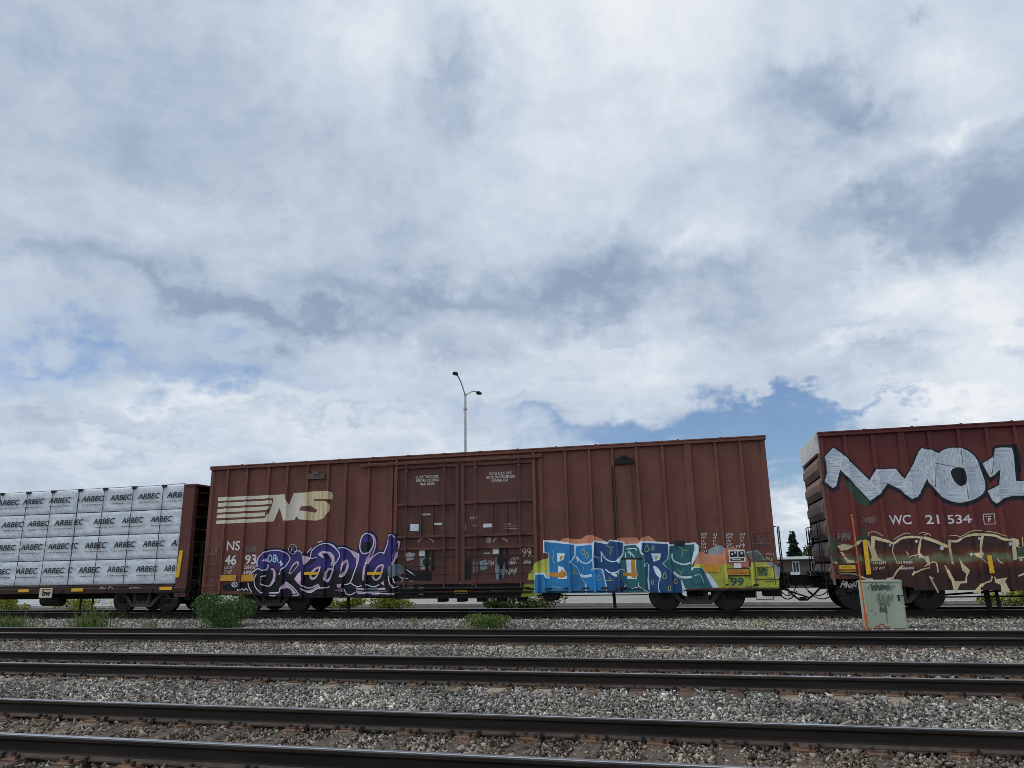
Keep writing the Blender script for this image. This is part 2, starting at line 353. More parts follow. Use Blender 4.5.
class Decal:
    """flat painted shapes on a Side, drawn in order, each a hair above the last"""
    def __init__(s, side, mats, X0=0., Y0=0., sc=1., step=.0003, lift=.003):
        s.side = side; s.mats = mats; s.bm = bmesh.new(); s.k = 0; s.step = step; s.lift = lift; s.frame(X0, Y0, sc)
    def frame(s, X0, Y0, sc): s.X0, s.Y0, s.sc = X0, Y0, sc; return s
    def px(s, p): return (s.X0+p[0]*s.sc, s.Y0+p[1]*s.sc)
    def wz(s, p):
        q = at(*s.px(p), s.side.Y); return (q.x, q.z)
    def tris(s, verts, tris, mat):
        lay = s.lift+s.k*s.step; s.k += 1
        vs = [s.bm.verts.new((x, lay, z)) for x, z in verts]; mi = s.mats.index(mat)
        for t in tris:
            try: f = s.bm.faces.new([vs[i] for i in t]); f.material_index = mi
            except ValueError: pass
    def poly(s, pts, mat, smooth=False, holes=(), grow=0):
        if smooth: pts = cr(pts, True)
        if grow: pts = offset_poly(pts, grow)
        loops = [[s.wz(p) for p in pts]]+[[s.wz(p) for p in (cr(h, True) if smooth else h)] for h in holes]
        t = tessellate_polygon([[Vector((x, z, 0)) for x, z in lp] for lp in loops])
        s.tris([q for lp in loops for q in lp], t, mat); return s
    def rect(s, x0, y0, x1, y1, mat):
        a = s.wz((x0, y1)); b = s.wz((x1, y0)); s.wrect(a[0], a[1], b[0], b[1], mat); return s
    def wrect(s, x0, z0, x1, z1, mat):
        s.tris([(x0, z0), (x1, z0), (x1, z1), (x0, z1)], [(0, 1, 2), (0, 2, 3)], mat)
    def stroke(s, pts, w, mat, smooth=True, closed=False, taper=False):
        q = cr(pts, closed, 6) if smooth else list(pts)
        if closed: q = q+[q[0]]
        Lf = []; Rg = []; n = len(q)
        for i in range(n):
            a = Vector(q[max(i-1, 0)]); b = Vector(q[min(i+1, n-1)]); d = (b-a)
            if d.length < 1e-6: d = Vector((1, 0))
            d.normalize(); nn = Vector((-d.y, d.x)); ww = w/2
            if taper: ww *= .35+.65*math.sin(math.pi*min(1, max(0, i/(n-1))))
            p = Vector(q[i]); Lf.append(s.wz(p+nn*ww)); Rg.append(s.wz(p-nn*ww))
        t = []
        for i in range(n-1): t += [(i, i+1, n+i+1), (i, n+i+1, n+i)]
        s.tris(Lf+Rg, t, mat); return s
    def disc(s, x, y, r, mat):
        return s.poly([(x+r*math.cos(a*math.pi/6), y+r*math.sin(a*math.pi/6)) for a in range(12)], mat)
    def text(s, body, x0, y0, x1, y1, mat, bold=0., shear=0., spacing=1.):
        """letters stretched to the box x0,y0 (top left) .. x1,y1 (bottom right)"""
        cu = bpy.data.curves.new('lettering', 'FONT'); cu.body = body; cu.offset = bold; cu.shear = shear; cu.space_character = spacing; cu.align_x = 'CENTER'; cu.resolution_u = 3
        o = bpy.data.objects.new('lettering', cu); me = o.to_mesh()
        if me and len(me.vertices):
            me.calc_loop_triangles()
            c = [v.co.copy() for v in me.vertices]; ux0 = min(v.x for v in c); ux1 = max(v.x for v in c); uy0 = min(v.y for v in c); uy1 = max(v.y for v in c)
            a = s.wz((x0, (y0+y1)/2)); b = s.wz((x1, (y0+y1)/2)); zt = s.wz(((x0+x1)/2, y0))[1]; zb = s.wz(((x0+x1)/2, y1))[1]
            vs = [(a[0]+(v.x-ux0)/(ux1-ux0)*(b[0]-a[0]), zb+(v.y-uy0)/(uy1-uy0)*(zt-zb)) for v in c]
            s.tris(vs, [tuple(t.vertices) for t in me.loop_triangles], mat)
        o.to_mesh_clear(); bpy.data.objects.remove(o); bpy.data.curves.remove(cu); return s
    def scribble(s, x0, y0, x1, y1, mat, n=10, w=1., seed=0):
        r = random.Random(seed)
        pts = [(x0+(x1-x0)*(i+r.uniform(-.4, 1.2))/n, y0+(y1-y0)*(.5+.5*(-1)**i*r.uniform(.3, 1))) for i in range(n)]
        return s.stroke(pts, w, mat)
    def build(s, name, parent, label=None):
        bm = s.bm
        xs = [v.co.x for v in bm.verts]
        if not xs: return None
        lo, hi = min(xs), max(xs)
        for b in s.side.bp:
            if lo < b < hi:
                bmesh.ops.bisect_plane(bm, geom=bm.verts[:]+bm.edges[:]+bm.faces[:], dist=1e-6, plane_co=(b, 0, 0), plane_no=(1, 0, 0))
        for v in bm.verts: v.co.y = s.side.Y-s.side.off(v.co.x)-v.co.y
        for f in bm.faces:
            f.normal_update()
            if f.normal.y > 0: f.normal_flip()
        org = Vector(((lo+hi)/2, s.side.Y, min(v.co.z for v in bm.verts)))
        bmesh.ops.translate(bm, verts=bm.verts, vec=-org)
        me = bpy.data.meshes.new(name); bm.to_mesh(me); bm.free()
        for q in s.mats: me.materials.append(M[q])
        o = bpy.data.objects.new(name, me); COL.objects.link(o); WORLD[o] = org
        o.parent = parent; o.location = org-WORLD[parent]
        if label: o['label'] = label
        return o

# ------------------------------------------------------------------ the ground and the far setting
def ground_mat(t, b):
    n = tnoise(t, .35, 6, .6); f = tnoise(t, 28, 5, .7)
    col = tramp(t, n, [(.3, (.085, .075, .062)), (.7, (.15, .135, .115))])
    col = tmix(t, 1., col, tramp(t, f, [(.3, (.55,)*3), (.7, (1.4,)*3)]), 'MULTIPLY')
    t.links.new(col, b.inputs['Base Color']); b.inputs['Roughness'].default_value = .95; b.inputs['Specular IOR Level'].default_value = .1
    tbump(t, b, f, .8, .03)
M['ground'] = material('gritty yard ground', ground_mat)
YR = [5.646, 10.008, 15.096, 22.948]; GA = 1.507
YC = 22.10                                   # near side of the train
TRACKC = YR[3]+GA/2
def gz(y): return -.235 if y < 50 else (-.235-3.3*min(1, (y-50)/11)**1.0)
g = MB()
ysr = [-700, -20, 0, 3, 5, 28, 50, 53, 57, 61, 120, 400, 2500]; xsr = [-2500, -300, -60, -30, 0, 30, 60, 300, 2500]
gv = [(x, y, gz(y)) for y in ysr for x in xsr]; nx = len(xsr)
g.add(gv, [(j*nx+i, j*nx+i+1, (j+1)*nx+i+1, (j+1)*nx+i) for j in range(len(ysr)-1) for i in range(nx-1)])
tag(g.build('ground', 'ground'), kind='structure')
def lot_mat(t, b):
    n = tnoise(t, .5, 6, .6, (1, .4, 1)); f = tnoise(t, 9, 5, .7)
    col = tramp(t, n, [(.3, (.24, .23, .195)), (.7, (.34, .33, .285))]); col = tmix(t, 1., col, tramp(t, f, [(.3, (.85,)*3), (.7, (1.1,)*3)]), 'MULTIPLY')
    t.links.new(col, b.inputs['Base Color']); b.inputs['Roughness'].default_value = .9
M['lot'] = material('pale concrete lot', lot_mat)
lot = MB(); lot.box(-75, 40, 30.5, 49, -.26, -.20)
tag(lot.build('parking_lot', 'lot'), kind='structure')

# ------------------------------------------------------------------ ballast stones (one mass)
def hull_stone(n, r):
    v = r.normal(size=(n, 3)); return v
ICO_V = []; ph = (1+5**.5)/2
for a in (-1, 1):
    for b in (-ph, ph): ICO_V += [(0, a, b), (a, b, 0), (b, 0, a)]
ICO_V = np.array(ICO_V, float); ICO_V /= np.linalg.norm(ICO_V[0])
bmx = bmesh.new(); 
for v in ICO_V: bmx.verts.new(v)
bmesh.ops.convex_hull(bmx, input=bmx.verts); bmx.verts.ensure_lookup_table(); bmx.verts.index_update()
ICO_F = np.array([[v.index for v in f.verts] for f in bmx.faces], int); ICO_V = np.array([v.co for v in bmx.verts]); bmx.free()
OCT_V = np.array([(1, 0, 0), (-1, 0, 0), (0, 1, 0), (0, -1, 0), (0, 0, 1), (0, 0, -1)], float)
OCT_F = np.array([(0, 2, 4), (2, 1, 4), (1, 3, 4), (3, 0, 4), (2, 0, 5), (1, 2, 5), (3, 1, 5), (0, 3, 5)], int)
TIE_SP = .60
def tie_phase(k): return [.13, .31, .02, .4][k]
def stones():
    pos = []; size = []; rustv = []; far = []
    def strip(y0, y1, dens, smin, smax, rust, is_far, xpad=1.5):
        x0, x1 = -1.13*y1-xpad, .45*y1+xpad
        n = int((x1-x0)*(y1-y0)*dens)
        x = rng.uniform(x0, x1, n); y = rng.uniform(y0, y1, n)
        keep = (x > -1.13*y-xpad) & (x < .45*y+xpad)
        for k, yr in enumerate(YR):
            for rr in (yr, yr+GA): keep &= np.abs(y-rr) > .085
            inside = (y > yr-.55) & (y < yr+GA+.55)
            onfoot = (np.abs((x-tie_phase(k))/TIE_SP-np.round((x-tie_phase(k))/TIE_SP)) < .20)
            keep &= ~(inside & onfoot & (rng.random(n) < (np.where(y < yr-.05, .92, .75) if k else .42)))
        x, y = x[keep], y[keep]; n = len(x)
        s = rng.uniform(smin, smax, n)*np.where(rng.random(n) < .06, 1.45, 1)
        pos.append(np.stack([x, y, rng.uniform(-.246, -.186, n)], 1)); size.append(s); rustv.append(np.full(n, rust)+rng.normal(0, .12, n)); far.append(np.full(n, is_far))
    strip(3.6, 5.60, 1000, .012, .026, .55, 0)
    strip(5.70, 7.10, 2300, .010, .023, .85, 0)
    strip(7.2, 8.0, 1900, .011, .025, .12, 0); strip(8.0, 9.95, 1800, .011, .025, .0, 0)
    strip(10.05, 11.5, 1250, .013, .028, .4, 1)
    strip(11.55, 12.6, 1200, .014, .028, .4, 1); strip(12.6, 15.05, 1000, .015, .031, .25, 1)
    strip(15.15, 16.55, 500, .018, .034, .4, 1)
    strip(16.65, 22.3, 560, .019, .037, .0, 1)
    strip(22.3, 26.5, 150, .025, .045, .6, 1)
    V_ = []; F_ = []; C_ = []; base = 0
    for P, s, ru, fr in zip(pos, size, rustv, far):
        n = len(P)
        if n == 0: continue
        tv, tf = OCT_V*1.18, OCT_F
        k = len(tv)
        v = (tv[None]*(1+rng.normal(0, .30, (n, k, 1)))+rng.normal(0, .12, (n, k, 3)))*s[:, None, None]
        v *= np.stack([rng.uniform(.8, 1.5, n), rng.uniform(.6, 1.05, n), rng.uniform(.4, .8, n)], 1)[:, None, :]
        q = rng.normal(size=(n, 4));  q /= np.linalg.norm(q, axis=1)[:, None]
        w_, x_, y_, z_ = q.T
        Rm = np.stack([1-2*(y_*y_+z_*z_), 2*(x_*y_-z_*w_), 2*(x_*z_+y_*w_), 2*(x_*y_+z_*w_), 1-2*(x_*x_+z_*z_), 2*(y_*z_-x_*w_), 2*(x_*z_-y_*w_), 2*(y_*z_+x_*w_), 1-2*(x_*x_+y_*y_)], 1).reshape(n, 3, 3)
        v = np.einsum('nij,nkj->nki', Rm, v)+P[:, None, :]
        V_.append(v.reshape(-1, 3)); F_.append((tf[None]+(np.arange(n)*k)[:, None, None]+base).reshape(-1, 3)); base += n*k
        tone = np.clip(np.exp(rng.normal(-1.58, .68, n)), .04, .62)
        X_, Y_ = P[:, 0], P[:, 1]
        patch = np.sin(X_*1.7+Y_*.9+1)+np.sin(X_*.63-Y_*1.9+2)+np.sin(X_*3.1+Y_*2.3)+np.sin(X_*.37+Y_*3.3)
        tone *= np.exp(.11*patch); ru = ru+.07*np.sin(X_*.9+Y_*1.1)+.07*np.sin(X_*2.3-Y_*.7+4)
        ru = np.clip(ru, 0, 1)[:, None]
        grey = tone[:, None]*np.array([1., .93, .80]); hue = rng.random(n)[:, None]
        grey = np.where(hue < .12, tone[:, None]*np.array([1.1, .93, .78]), grey); grey = np.where(hue > .88, tone[:, None]*np.array([.95, .98, .96]), grey)
        rust = tone[:, None]*np.array([.90, .70, .52])*.74
        c = grey*(1-ru)+rust*ru
        C_.append(np.repeat(c, k, axis=0))
    V_ = np.concatenate(V_); F_ = np.concatenate(F_); C_ = np.concatenate(C_)
    me = bpy.data.meshes.new('ballast'); me.vertices.add(len(V_)); me.vertices.foreach_set('co', V_.ravel())
    me.loops.add(F_.size); me.loops.foreach_set('vertex_index', F_.ravel().astype(np.int32))
    me.polygons.add(len(F_)); me.polygons.foreach_set('loop_start', np.arange(0, F_.size, 3, dtype=np.int32))
    me.update(calc_edges=True)
    at_ = me.color_attributes.new('stone', 'FLOAT_COLOR', 'POINT'); at_.data.foreach_set('color', np.concatenate([C_, np.ones((len(C_), 1))], 1).ravel().astype(np.float32))
    def f(t, b):
        a = mnode(t, 'ShaderNodeAttribute'); a.attribute_name = 'stone'
        t.links.new(tmix(t, 1., a.outputs['Color'], tramp(t, tnoise(t, 60, 3), [(.3, (.75,)*3), (.7, (1.2,)*3)]), 'MULTIPLY'), b.inputs['Base Color'])
        b.inputs['Roughness'].default_value = .9; b.inputs['Specular IOR Level'].default_value = .2
    M['stone'] = material('crushed grey rock', f); me.materials.append(M['stone'])
    o = bpy.data.objects.new('ballast', me); COL.objects.link(o); tag(o, kind='stuff', label='loose crushed grey and brown rock bedding the tracks', cat='gravel')

# ------------------------------------------------------------------ tracks
def railmat(t, b):
    n = tnoise(t, 6, 6, .65, (.15, 1, 1)); f = tnoise(t, 40, 4, .7)
    col = tramp(t, n, [(.3, (.013, .010, .0085)), (.75, (.045, .034, .026))]); col = tmix(t, tramp(t, f, [(.62, (0, 0, 0)), (.8, (.5,)*3)]), col, (.075, .042, .026))
    t.links.new(col, b.inputs['Base Color']); b.inputs['Roughness'].default_value = .8; b.inputs['Specular IOR Level'].default_value = .2
M['rail'] = material('dark oxidised rail steel', railmat)
def headmat(t, b):
    n = tnoise(t, 5, 5, .6, (.2, 6, 1))
    t.links.new(tramp(t, n, [(.3, (.48, .48, .49)), (.7, (.70, .70, .71))]), b.inputs['Base Color']); b.inputs['Metallic'].default_value = .95; b.inputs['Roughness'].default_value = .24
M['gauge'] = plain('worn dark rail corner', (.055, .05, .047), .5, .4, var=.4, scale=6)
M['foot'] = plain('dusty rail foot', (.060, .046, .036), .9, var=.5, scale=7)
M['head'] = material('polished rail head', headmat)
def tiemat(t, b):
    n = tnoise(t, 12, 6, .65, (1, .12, 1)); k = tnoise(t, .9, 3)
    col = tramp(t, n, [(.3, (.035, .024, .018)), (.7, (.12, .082, .058))]); col = tmix(t, tramp(t, k, [(.54, (0, 0, 0)), (.66, (.8,)*3)]), col, (.20, .165, .125))
    t.links.new(col, b.inputs['Base Color']); b.inputs['Roughness'].default_value = .9; tbump(t, b, n, .6, .01)
M['tie'] = material('weathered timber', tiemat)
def tiepale(t, b):
    n = tnoise(t, 12, 6, .65, (1, .12, 1)); k = tnoise(t, .9, 3)
    col = tramp(t, n, [(.3, (.035, .024, .018)), (.7, (.12, .082, .058))]); col = tmix(t, tramp(t, k, [(.46, (0, 0, 0)), (.58, (.9,)*3)]), col, (.30, .245, .175))
    t.links.new(col, b.inputs['Base Color']); b.inputs['Roughness'].default_value = .9; tbump(t, b, n, .6, .01)
M['tie_pale'] = material('bleached timber', tiepale)
M['plate'] = plain('rusty tie plate', (.15, .085, .052), .85, var=.5, scale=5, bump=.3)
M['spike'] = plain('dark rusty spike', (.045, .03, .024), .8, var=.4)
RH = .172
def rail_prof(yc, z):
    h = [(-.076, 0), (.076, 0), (.076, .012), (.02, .028), (.009, .045), (.009, .115), (.034, .132), (.037, .138), (.037, .160), (.031, .170), (.020, RH), (-.020, RH), (-.031, .170), (-.037, .160), (-.037, .138), (-.034, .132), (-.009, .115), (-.009, .045), (-.02, .028), (-.076, .012)]
    return [(yc+a, z-RH+b) for a, b in h]
def make_track(k, x0, x1, label, tx0, tx1):
    y = YR[k]; z = .0087 if k == 3 else 0.0
    root = thing('railway_track', ((x0+x1)/2, y+GA/2, z-.36), label, 'railway track', 'railway tracks side by side')
    ph_ = tie_phase(k)
    for q in (0, 1):
        r = MB(); pr = rail_prof(y+q*GA, z); n = len(pr)
        xs = np.linspace(x0, x1, 60)
        vs = [(x, a, b) for x in xs for a, b in pr]; r.v = vs
        for i in range(len(xs)-1):
            for j in range(n):
                r.f.append((i*n+j, i*n+(j+1) % n, (i+1)*n+(j+1) % n, (i+1)*n+j)); r.m.append(1 if j in (9, 10, 11) else (3 if j in (8, 12) else (2 if j in (2, 18, 1, 19) else 0)))
        r.mi = 0; r.face([vs[j] for j in range(n)]); r.face([vs[(len(xs)-1)*n+j] for j in range(n)])
        # spring anchors clipped under the rail base beside the ties
        rr = random.Random(k*9+q)
        i0 = math.ceil((tx0-ph_)/TIE_SP); i1 = math.floor((tx1-ph_)/TIE_SP)
        for i in range(i0, i1+1):
            for sgn in (-1, 1):
                if rr.random() < .55:
                    xx = ph_+i*TIE_SP+sgn*.135
                    r.prism([(y+q*GA-.092, z-RH-.03), (y+q*GA-.080, z-RH-.03), (y+q*GA-.078, z-RH+.018), (y+q*GA-.05, z-RH+.030), (y+q*GA-.05, z-RH+.040), (y+q*GA-.088, z-RH+.034)], 'x', xx-.012, xx+.012)
        o = r.build('rail', ['rail', 'head', 'foot', 'gauge'], root)
    proto = None
    i0 = math.ceil((tx0-ph_)/TIE_SP); i1 = math.floor((tx1-ph_)/TIE_SP); rr = random.Random(k)
    zt = z-RH-.016
    for i in range(i0, i1+1):
        x = ph_+i*TIE_SP+rr.uniform(-.02, .02)
        if proto is None:
            tb = MB(); tb.bevbox(x-.115, x+.115, y-.53, y+GA+.53, zt-.17, zt, .012); proto = tb.build('tie', 'tie_pale' if k in (1, 2) else 'tie', root)
            pl = []
            for q in (0, 1):
                yy = y+q*GA; p_ = MB(); p_.box(x-.095, x+.095, yy-.185, yy+.185, zt, zt+.015)
                p_.box(x-.095, x+.095, yy-.11, yy-.0785, zt+.0155, zt+.028); p_.box(x-.095, x+.095, yy+.0785, yy+.11, zt+.0155, zt+.028)
                p_.mi = 1
                for sx_, sy_ in ((-.05, -.092), (.05, .092), (.06, -.15), (-.06, .15)):
                    p_.prism([(x+sx_-.011, zt+.012), (x+sx_+.011, zt+.012), (x+sx_+.011, zt+.04), (x+sx_+.017, zt+.043), (x+sx_+.013, zt+.056), (x+sx_-.013, zt+.056), (x+sx_-.017, zt+.043), (x+sx_-.011, zt+.04)], 'y', yy+sy_-.014, yy+sy_+.018)
                pl.append(p_.build('tie_plate', ['plate', 'spike'], proto))
            px0 = x; ploc = proto.location.copy()
        else:
            t2 = proto.copy(); COL.objects.link(t2); t2.parent = root
            t2.location = ploc+Vector((x-px0, rr.uniform(-.04, .04), rr.uniform(-.006, .004))); t2.rotation_euler.z = rr.uniform(-.02, .02)
            for p_ in pl:
                p2 = p_.copy(); COL.objects.link(p2); p2.parent = t2
    return root
make_track(0, -26, 22, 'nearest railway track, two dark rails with brown ballast and half buried ties between', -9.5, 6)
make_track(1, -34, 26, 'second railway track from the camera, dark rails with tie ends showing in grey gravel', -15, 8)
make_track(2, -44, 32, 'third railway track from the camera, just before the strip with bush and cabinet', -22, 10)
make_track(3, -70, 48, 'farthest railway track, under the wheels of the freight cars', -31, 14)

# ------------------------------------------------------------------ rolling stock parts
def bezier(p, q, sag, n=10): return [tuple(Vector(p).lerp(Vector(q), i/n)-Vector((0, 0, sag*4*(i/n)*(1-i/n)))) for i in range(n+1)]
def make_truck(parent, xc, z0=.0087):
    ax = .915; wr = .4575; yn = YR[3]; yf = YR[3]+GA
    t = MB(); yb = TRACKC
    t.bevbox(xc-.23, xc+.23, yn-.30, yf+.30, z0+.42, z0+.66, .03)
    truck = t.build('truck', 'under', parent)
    for sgn in (-1, 1):
        w = MB(); x = xc+sgn*ax; w.tube([(x, yn-.22, z0+wr), (x, yf+.22, z0+wr)], .085, 14)
        w.tube([(x, yn-.30, z0+wr), (x, yn-.02, z0+wr)], .12, 16); w.tube([(x, yf+.02, z0+wr), (x, yf+.30, z0+wr)], .12, 16)
        w.build('axle', 'under', truck, True)
        for side, yy in ((-1, yn), (1, yf)):
            o = side
            prof = [(.10, yy+o*.10), (.13, yy+o*.085), (.15, yy+o*.03), (.36, yy+o*-.01), (.385, yy+o*.068), (.452, yy+o*.070), (wr, yy+o*.06), (wr+.002, yy-o*.03), (wr+.024, yy-o*.045), (wr+.026, yy-o*.06), (.41, yy-o*.068), (.38, yy-o*.05), (.15, yy-o*.03), (.1, yy-o*.06)]
            m_ = MB(); m_.lathe_y(x, z0+wr+.001, prof, 48)
            wh = m_.build('wheel', 'wheel', truck, True)
            rg = MB(); rg.lathe_y(x, z0+wr+.001, [(.445, yy+o*.0715), (.4585, yy+o*.0615), (.4585, yy+o*.045), (.45, yy+o*.05)], 48); rg.build('tread', 'rim', wh, True)
    for yy, s in ((yn-.20, -1), (yf+.20, 1)):
        f = MB()
        top = [(xc-1.17, z0+.50), (xc-1.10, z0+.66), (xc-.80, z0+.70), (xc-.45, z0+.80), (xc+.45, z0+.80), (xc+.80, z0+.70), (xc+1.10, z0+.66), (xc+1.17, z0+.50)]
        topi = [(xc+.84, z0+.52), (xc+.45, z0+.66), (xc-.45, z0+.66), (xc-.84, z0+.52)]
        f.prism(top+[(xc+1.02, z0+.53), (xc+.84, z0+.54), (xc+.45, z0+.68), (xc-.45, z0+.68), (xc-.84, z0+.54), (xc-1.02, z0+.53)], 'y', yy-.07, yy+.07)
        f.prism([(xc-.84, z0+.60), (xc-.74, z0+.52), (xc-.42, z0+.20), (xc+.42, z0+.20), (xc+.74, z0+.52), (xc+.84, z0+.60), (xc+.60, z0+.56), (xc+.36, z0+.30), (xc-.36, z0+.30), (xc-.60, z0+.56)], 'y', yy-.06, yy+.06)
        f.prism([(xc-.34, z0+.29), (xc-.24, z0+.29), (xc-.24, z0+.69), (xc-.34, z0+.69)], 'y', yy-.075, yy+.055)
        f.prism([(xc+.24, z0+.29), (xc+.34, z0+.29), (xc+.34, z0+.69), (xc+.24, z0+.69)], 'y', yy-.075, yy+.055)
        for q in (-1, 1):
            f.bevbox(xc+q*ax-.13, xc+q*ax+.13, yy-.085, yy+.08, z0+.36, z0+.56, .02)
        f.bevbox(xc-.235, xc+.235, yy-.045, yy+.045, z0+.24, z0+.64, .02)
        f.bevbox(xc-.16, xc+.16, yy-.085, yy-.046, z0+.50, z0+.62, .01)
        sf = f.build('side_frame', 'under_rust', truck)
        for q in (-.13, 0, .13):
            c = MB(); c.tube([(xc+q+.055*math.cos(a*.9), yy+.055*math.sin(a*.9), z0+.305+a*.0085) for a in range(38)], .014, 5); c.build('spring', 'under', sf)
        for q in (-1, 1):
            c = MB(); c.tube([(xc+q*ax, yy-.086*(-s) if s > 0 else yy-.085, z0+wr), (xc+q*ax, yy+s*.115, z0+wr)], .085, 14); c.build('bearing_cap', 'under', sf)
    b = MB(); 
    for q in (-1, 1): b.beam((xc+q*.40, yn-.05, z0+.33), (xc+q*.40, yf+.05, z0+.33), .09, .12)
    b.build('brake_beam', 'under', truck)
    return truck
def coupler(parent, x, d):
    """knuckle coupler reaching from x in direction d, with air hose and angle cock"""
    c = MB(); y = TRACKC; z = .84
    c.bevbox(min(x, x+d*.45), max(x, x+d*.45), y-.09, y+.09, z-.10, z+.10, .02)
    c.prism([(x+d*.43, y-.13), (x+d*.43, y+.16), (x+d*.62, y+.20), (x+d*.80, y+.10), (x+d*.72, y+.02), (x+d*.66, y-.05), (x+d*.74, y-.16), (x+d*.60, y-.20)], 'z', z-.16, z+.14)
    c.bevbox(min(x-d*.06, x+d*.06), max(x-d*.06, x+d*.06), y-.32, y+.32, z-.26, z+.24, .02)
    c.bevbox(min(x-d*.05, x+d*.30), max(x-d*.05, x+d*.30), y-.55, y+.55, z-.02, z+.20, .02)
    c.bevbox(min(x, x+d*.38), max(x, x+d*.38), y-.24, y+.24, z-.22, z-.021, .02)
    o = c.build('coupler', 'under', parent)
    g_ = MB(); g_.box(min(x, x+d*.30), max(x, x+d*.30), y-1.5, y+1.5, z+.21, z+.235)
    for q in (-1.4, -.5, .5, 1.4): g_.beam((x, y+q, z-.05), (x+d*.28, y+q, z+.2), .05)
    g_.build('crossover_platform', 'under', parent)
    k_ = MB(); k_.tube(bezier((x-d*.1, y-1.2, .60), (x+d*.55, y-.3, .52), .24, 10), .016, 6); k_.tube(bezier((x, y-.9, .66), (x+d*.62, y+.1, .70), .28, 10), .014, 6); k_.bevbox(min(x-d*.3, x-d*.1), max(x-d*.3, x-d*.1), y-1.25, y-1.05, .42, .70, .02)
    k_.build('brake_hose', 'black', parent, True)
    h = MB(); h.tube([(x+d*.05, y-.55, .62), (x+d*.25, y-.5, .60), (x+d*.42, y-.42, .42), (x+d*.60, y-.34, .28), (x+d*.76, y-.28, .30)], .028, 8)
    h.tube([(x-d*.25, y-.55, .62), (x+d*.06, y-.55, .62)], .035, 8); h.bevbox(min(x+d*.70, x+d*.80), max(x+d*.70, x+d*.80), y-.32, y-.24, .25, .36, .01)
    h.build('air_hose', 'black', parent, True)
    l = MB(); l.tube([(x-d*.05, y-1.45, .74), (x+d*.22, y-1.45, .74), (x+d*.30, y-1.0, .78), (x+d*.34, y-.1, .98)], .014, 6); l.tube([(x+d*.2, y-1.45, .74), (x+d*.2, y-1.5, .45)], .014, 6)
    l.build('uncoupling_lever', 'under', parent)
def body_shell(parent, side, x0, x1, z0, z1, mat, mat_trim, rib_x, top_drop=.0):
    """ribbed near side, plain far side, roof, ends"""
    Y0, Y1 = side.Y, side.Y+3.2
    s = MB(); zt = z1-.13
    xs = sorted(set([x0, x1]+[b for b in side.bp if x0 < b < x1]))
    for a, b in zip(xs[:-1], xs[1:]):
        if b-a < 1e-6: continue
        ma = side.off(a+1e-6); mb = side.off(b-1e-6)
        s.face([(a, Y0-ma, z0), (b, Y0-mb, z0), (b, Y0-mb, zt), (a, Y0-ma, zt)])
        if max(ma, mb) > .002:
            s.face([(a, Y0-ma, z0), (a, Y0, z0), (b, Y0, z0), (b, Y0-mb, z0)])
            s.face([(a, Y0-ma, zt), (a, Y0, zt), (b, Y0, zt), (b, Y0-mb, zt)])
    s.face([(x0, Y1, z0), (x1, Y1, z0), (x1, Y1, zt), (x0, Y1, zt)])
    s.face([(x0, Y0, z0), (x0, Y1, z0), (x0, Y1, zt), (x0, Y0, zt)]); s.face([(x1, Y0, z0), (x1, Y1, z0), (x1, Y1, zt), (x1, Y0, zt)])
    s.face([(x0, Y0+.01, z0+.3), (x1, Y0+.01, z0+.3), (x1, Y1-.01, z0+.3), (x0, Y1-.01, z0+.3)])
    o = s.build('body', mat, parent)
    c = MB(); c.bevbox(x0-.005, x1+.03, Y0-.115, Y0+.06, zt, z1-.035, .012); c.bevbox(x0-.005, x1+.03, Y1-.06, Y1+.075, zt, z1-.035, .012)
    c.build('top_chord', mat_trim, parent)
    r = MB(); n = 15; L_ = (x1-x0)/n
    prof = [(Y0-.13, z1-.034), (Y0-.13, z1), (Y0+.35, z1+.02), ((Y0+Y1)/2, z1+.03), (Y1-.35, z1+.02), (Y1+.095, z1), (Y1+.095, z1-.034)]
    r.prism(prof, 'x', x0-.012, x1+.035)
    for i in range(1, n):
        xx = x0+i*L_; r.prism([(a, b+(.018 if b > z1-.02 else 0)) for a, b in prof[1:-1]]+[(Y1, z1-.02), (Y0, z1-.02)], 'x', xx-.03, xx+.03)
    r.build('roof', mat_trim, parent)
    return o
def corrugated_end(parent, x, d, Y0, Y1, z0, z1, mat, n=8, name='end_panel', dep=.10):
    e = MB(); prof = [(0, z0)]
    h = (z1-z0)/n
    for i in range(n):
        b = z0+i*h; prof += [(0, b+.02), (dep, b+h*.30), (dep, b+h*.62), (0, b+h*.95)]
    prof += [(0, z1)]
    poly = [(x+d*a, z) for a, z in prof]+[(x-d*.02, z1), (x-d*.02, z0)]
    e.prism(poly, 'y', Y0+.10, Y1-.10); e.box(min(x, x+d*dep*.5), max(x, x+d*dep*.5), Y0, Y0+.098, z0, z1); e.box(min(x, x+d*dep*.5), max(x, x+d*dep*.5), Y1-.098, Y1, z0, z1)
    return e.build(name, mat, parent)
def ladder(parent, x0, x1, Y, z0, z1, n, mat='brown', name='ladder'):
    l = MB(); y = Y-.10
    for x in (x0, x1): l.tube([(x, Y, z0), (x, y, z0), (x, y, z1), (x, Y, z1)], .014, 6)
    for i in range(n):
        z = z0+(z1-z0)*(i+.5)/n; l.tube([(x0, y, z), (x1, y, z)], .012, 6)
    return l.build(name, mat, parent)
def end_ladder(parent, x, d, y0, y1, z0, z1, n, mat='under', name='end_ladder'):
    l = MB(); xx = x+d*.14
    for y in (y0, y1): l.tube([(x, y, z0), (xx, y, z0), (xx, y, z1), (x, y, z1)], .016, 6)
    for i in range(n):
        z = z0+(z1-z0)*(i+.5)/n; l.tube([(xx, y0, z), (xx, y1, z)], .013, 6)
    return l.build(name, mat, parent)
def xs_at(pxs, py, Y=YC): return [at(p, py, Y).x for p in pxs]
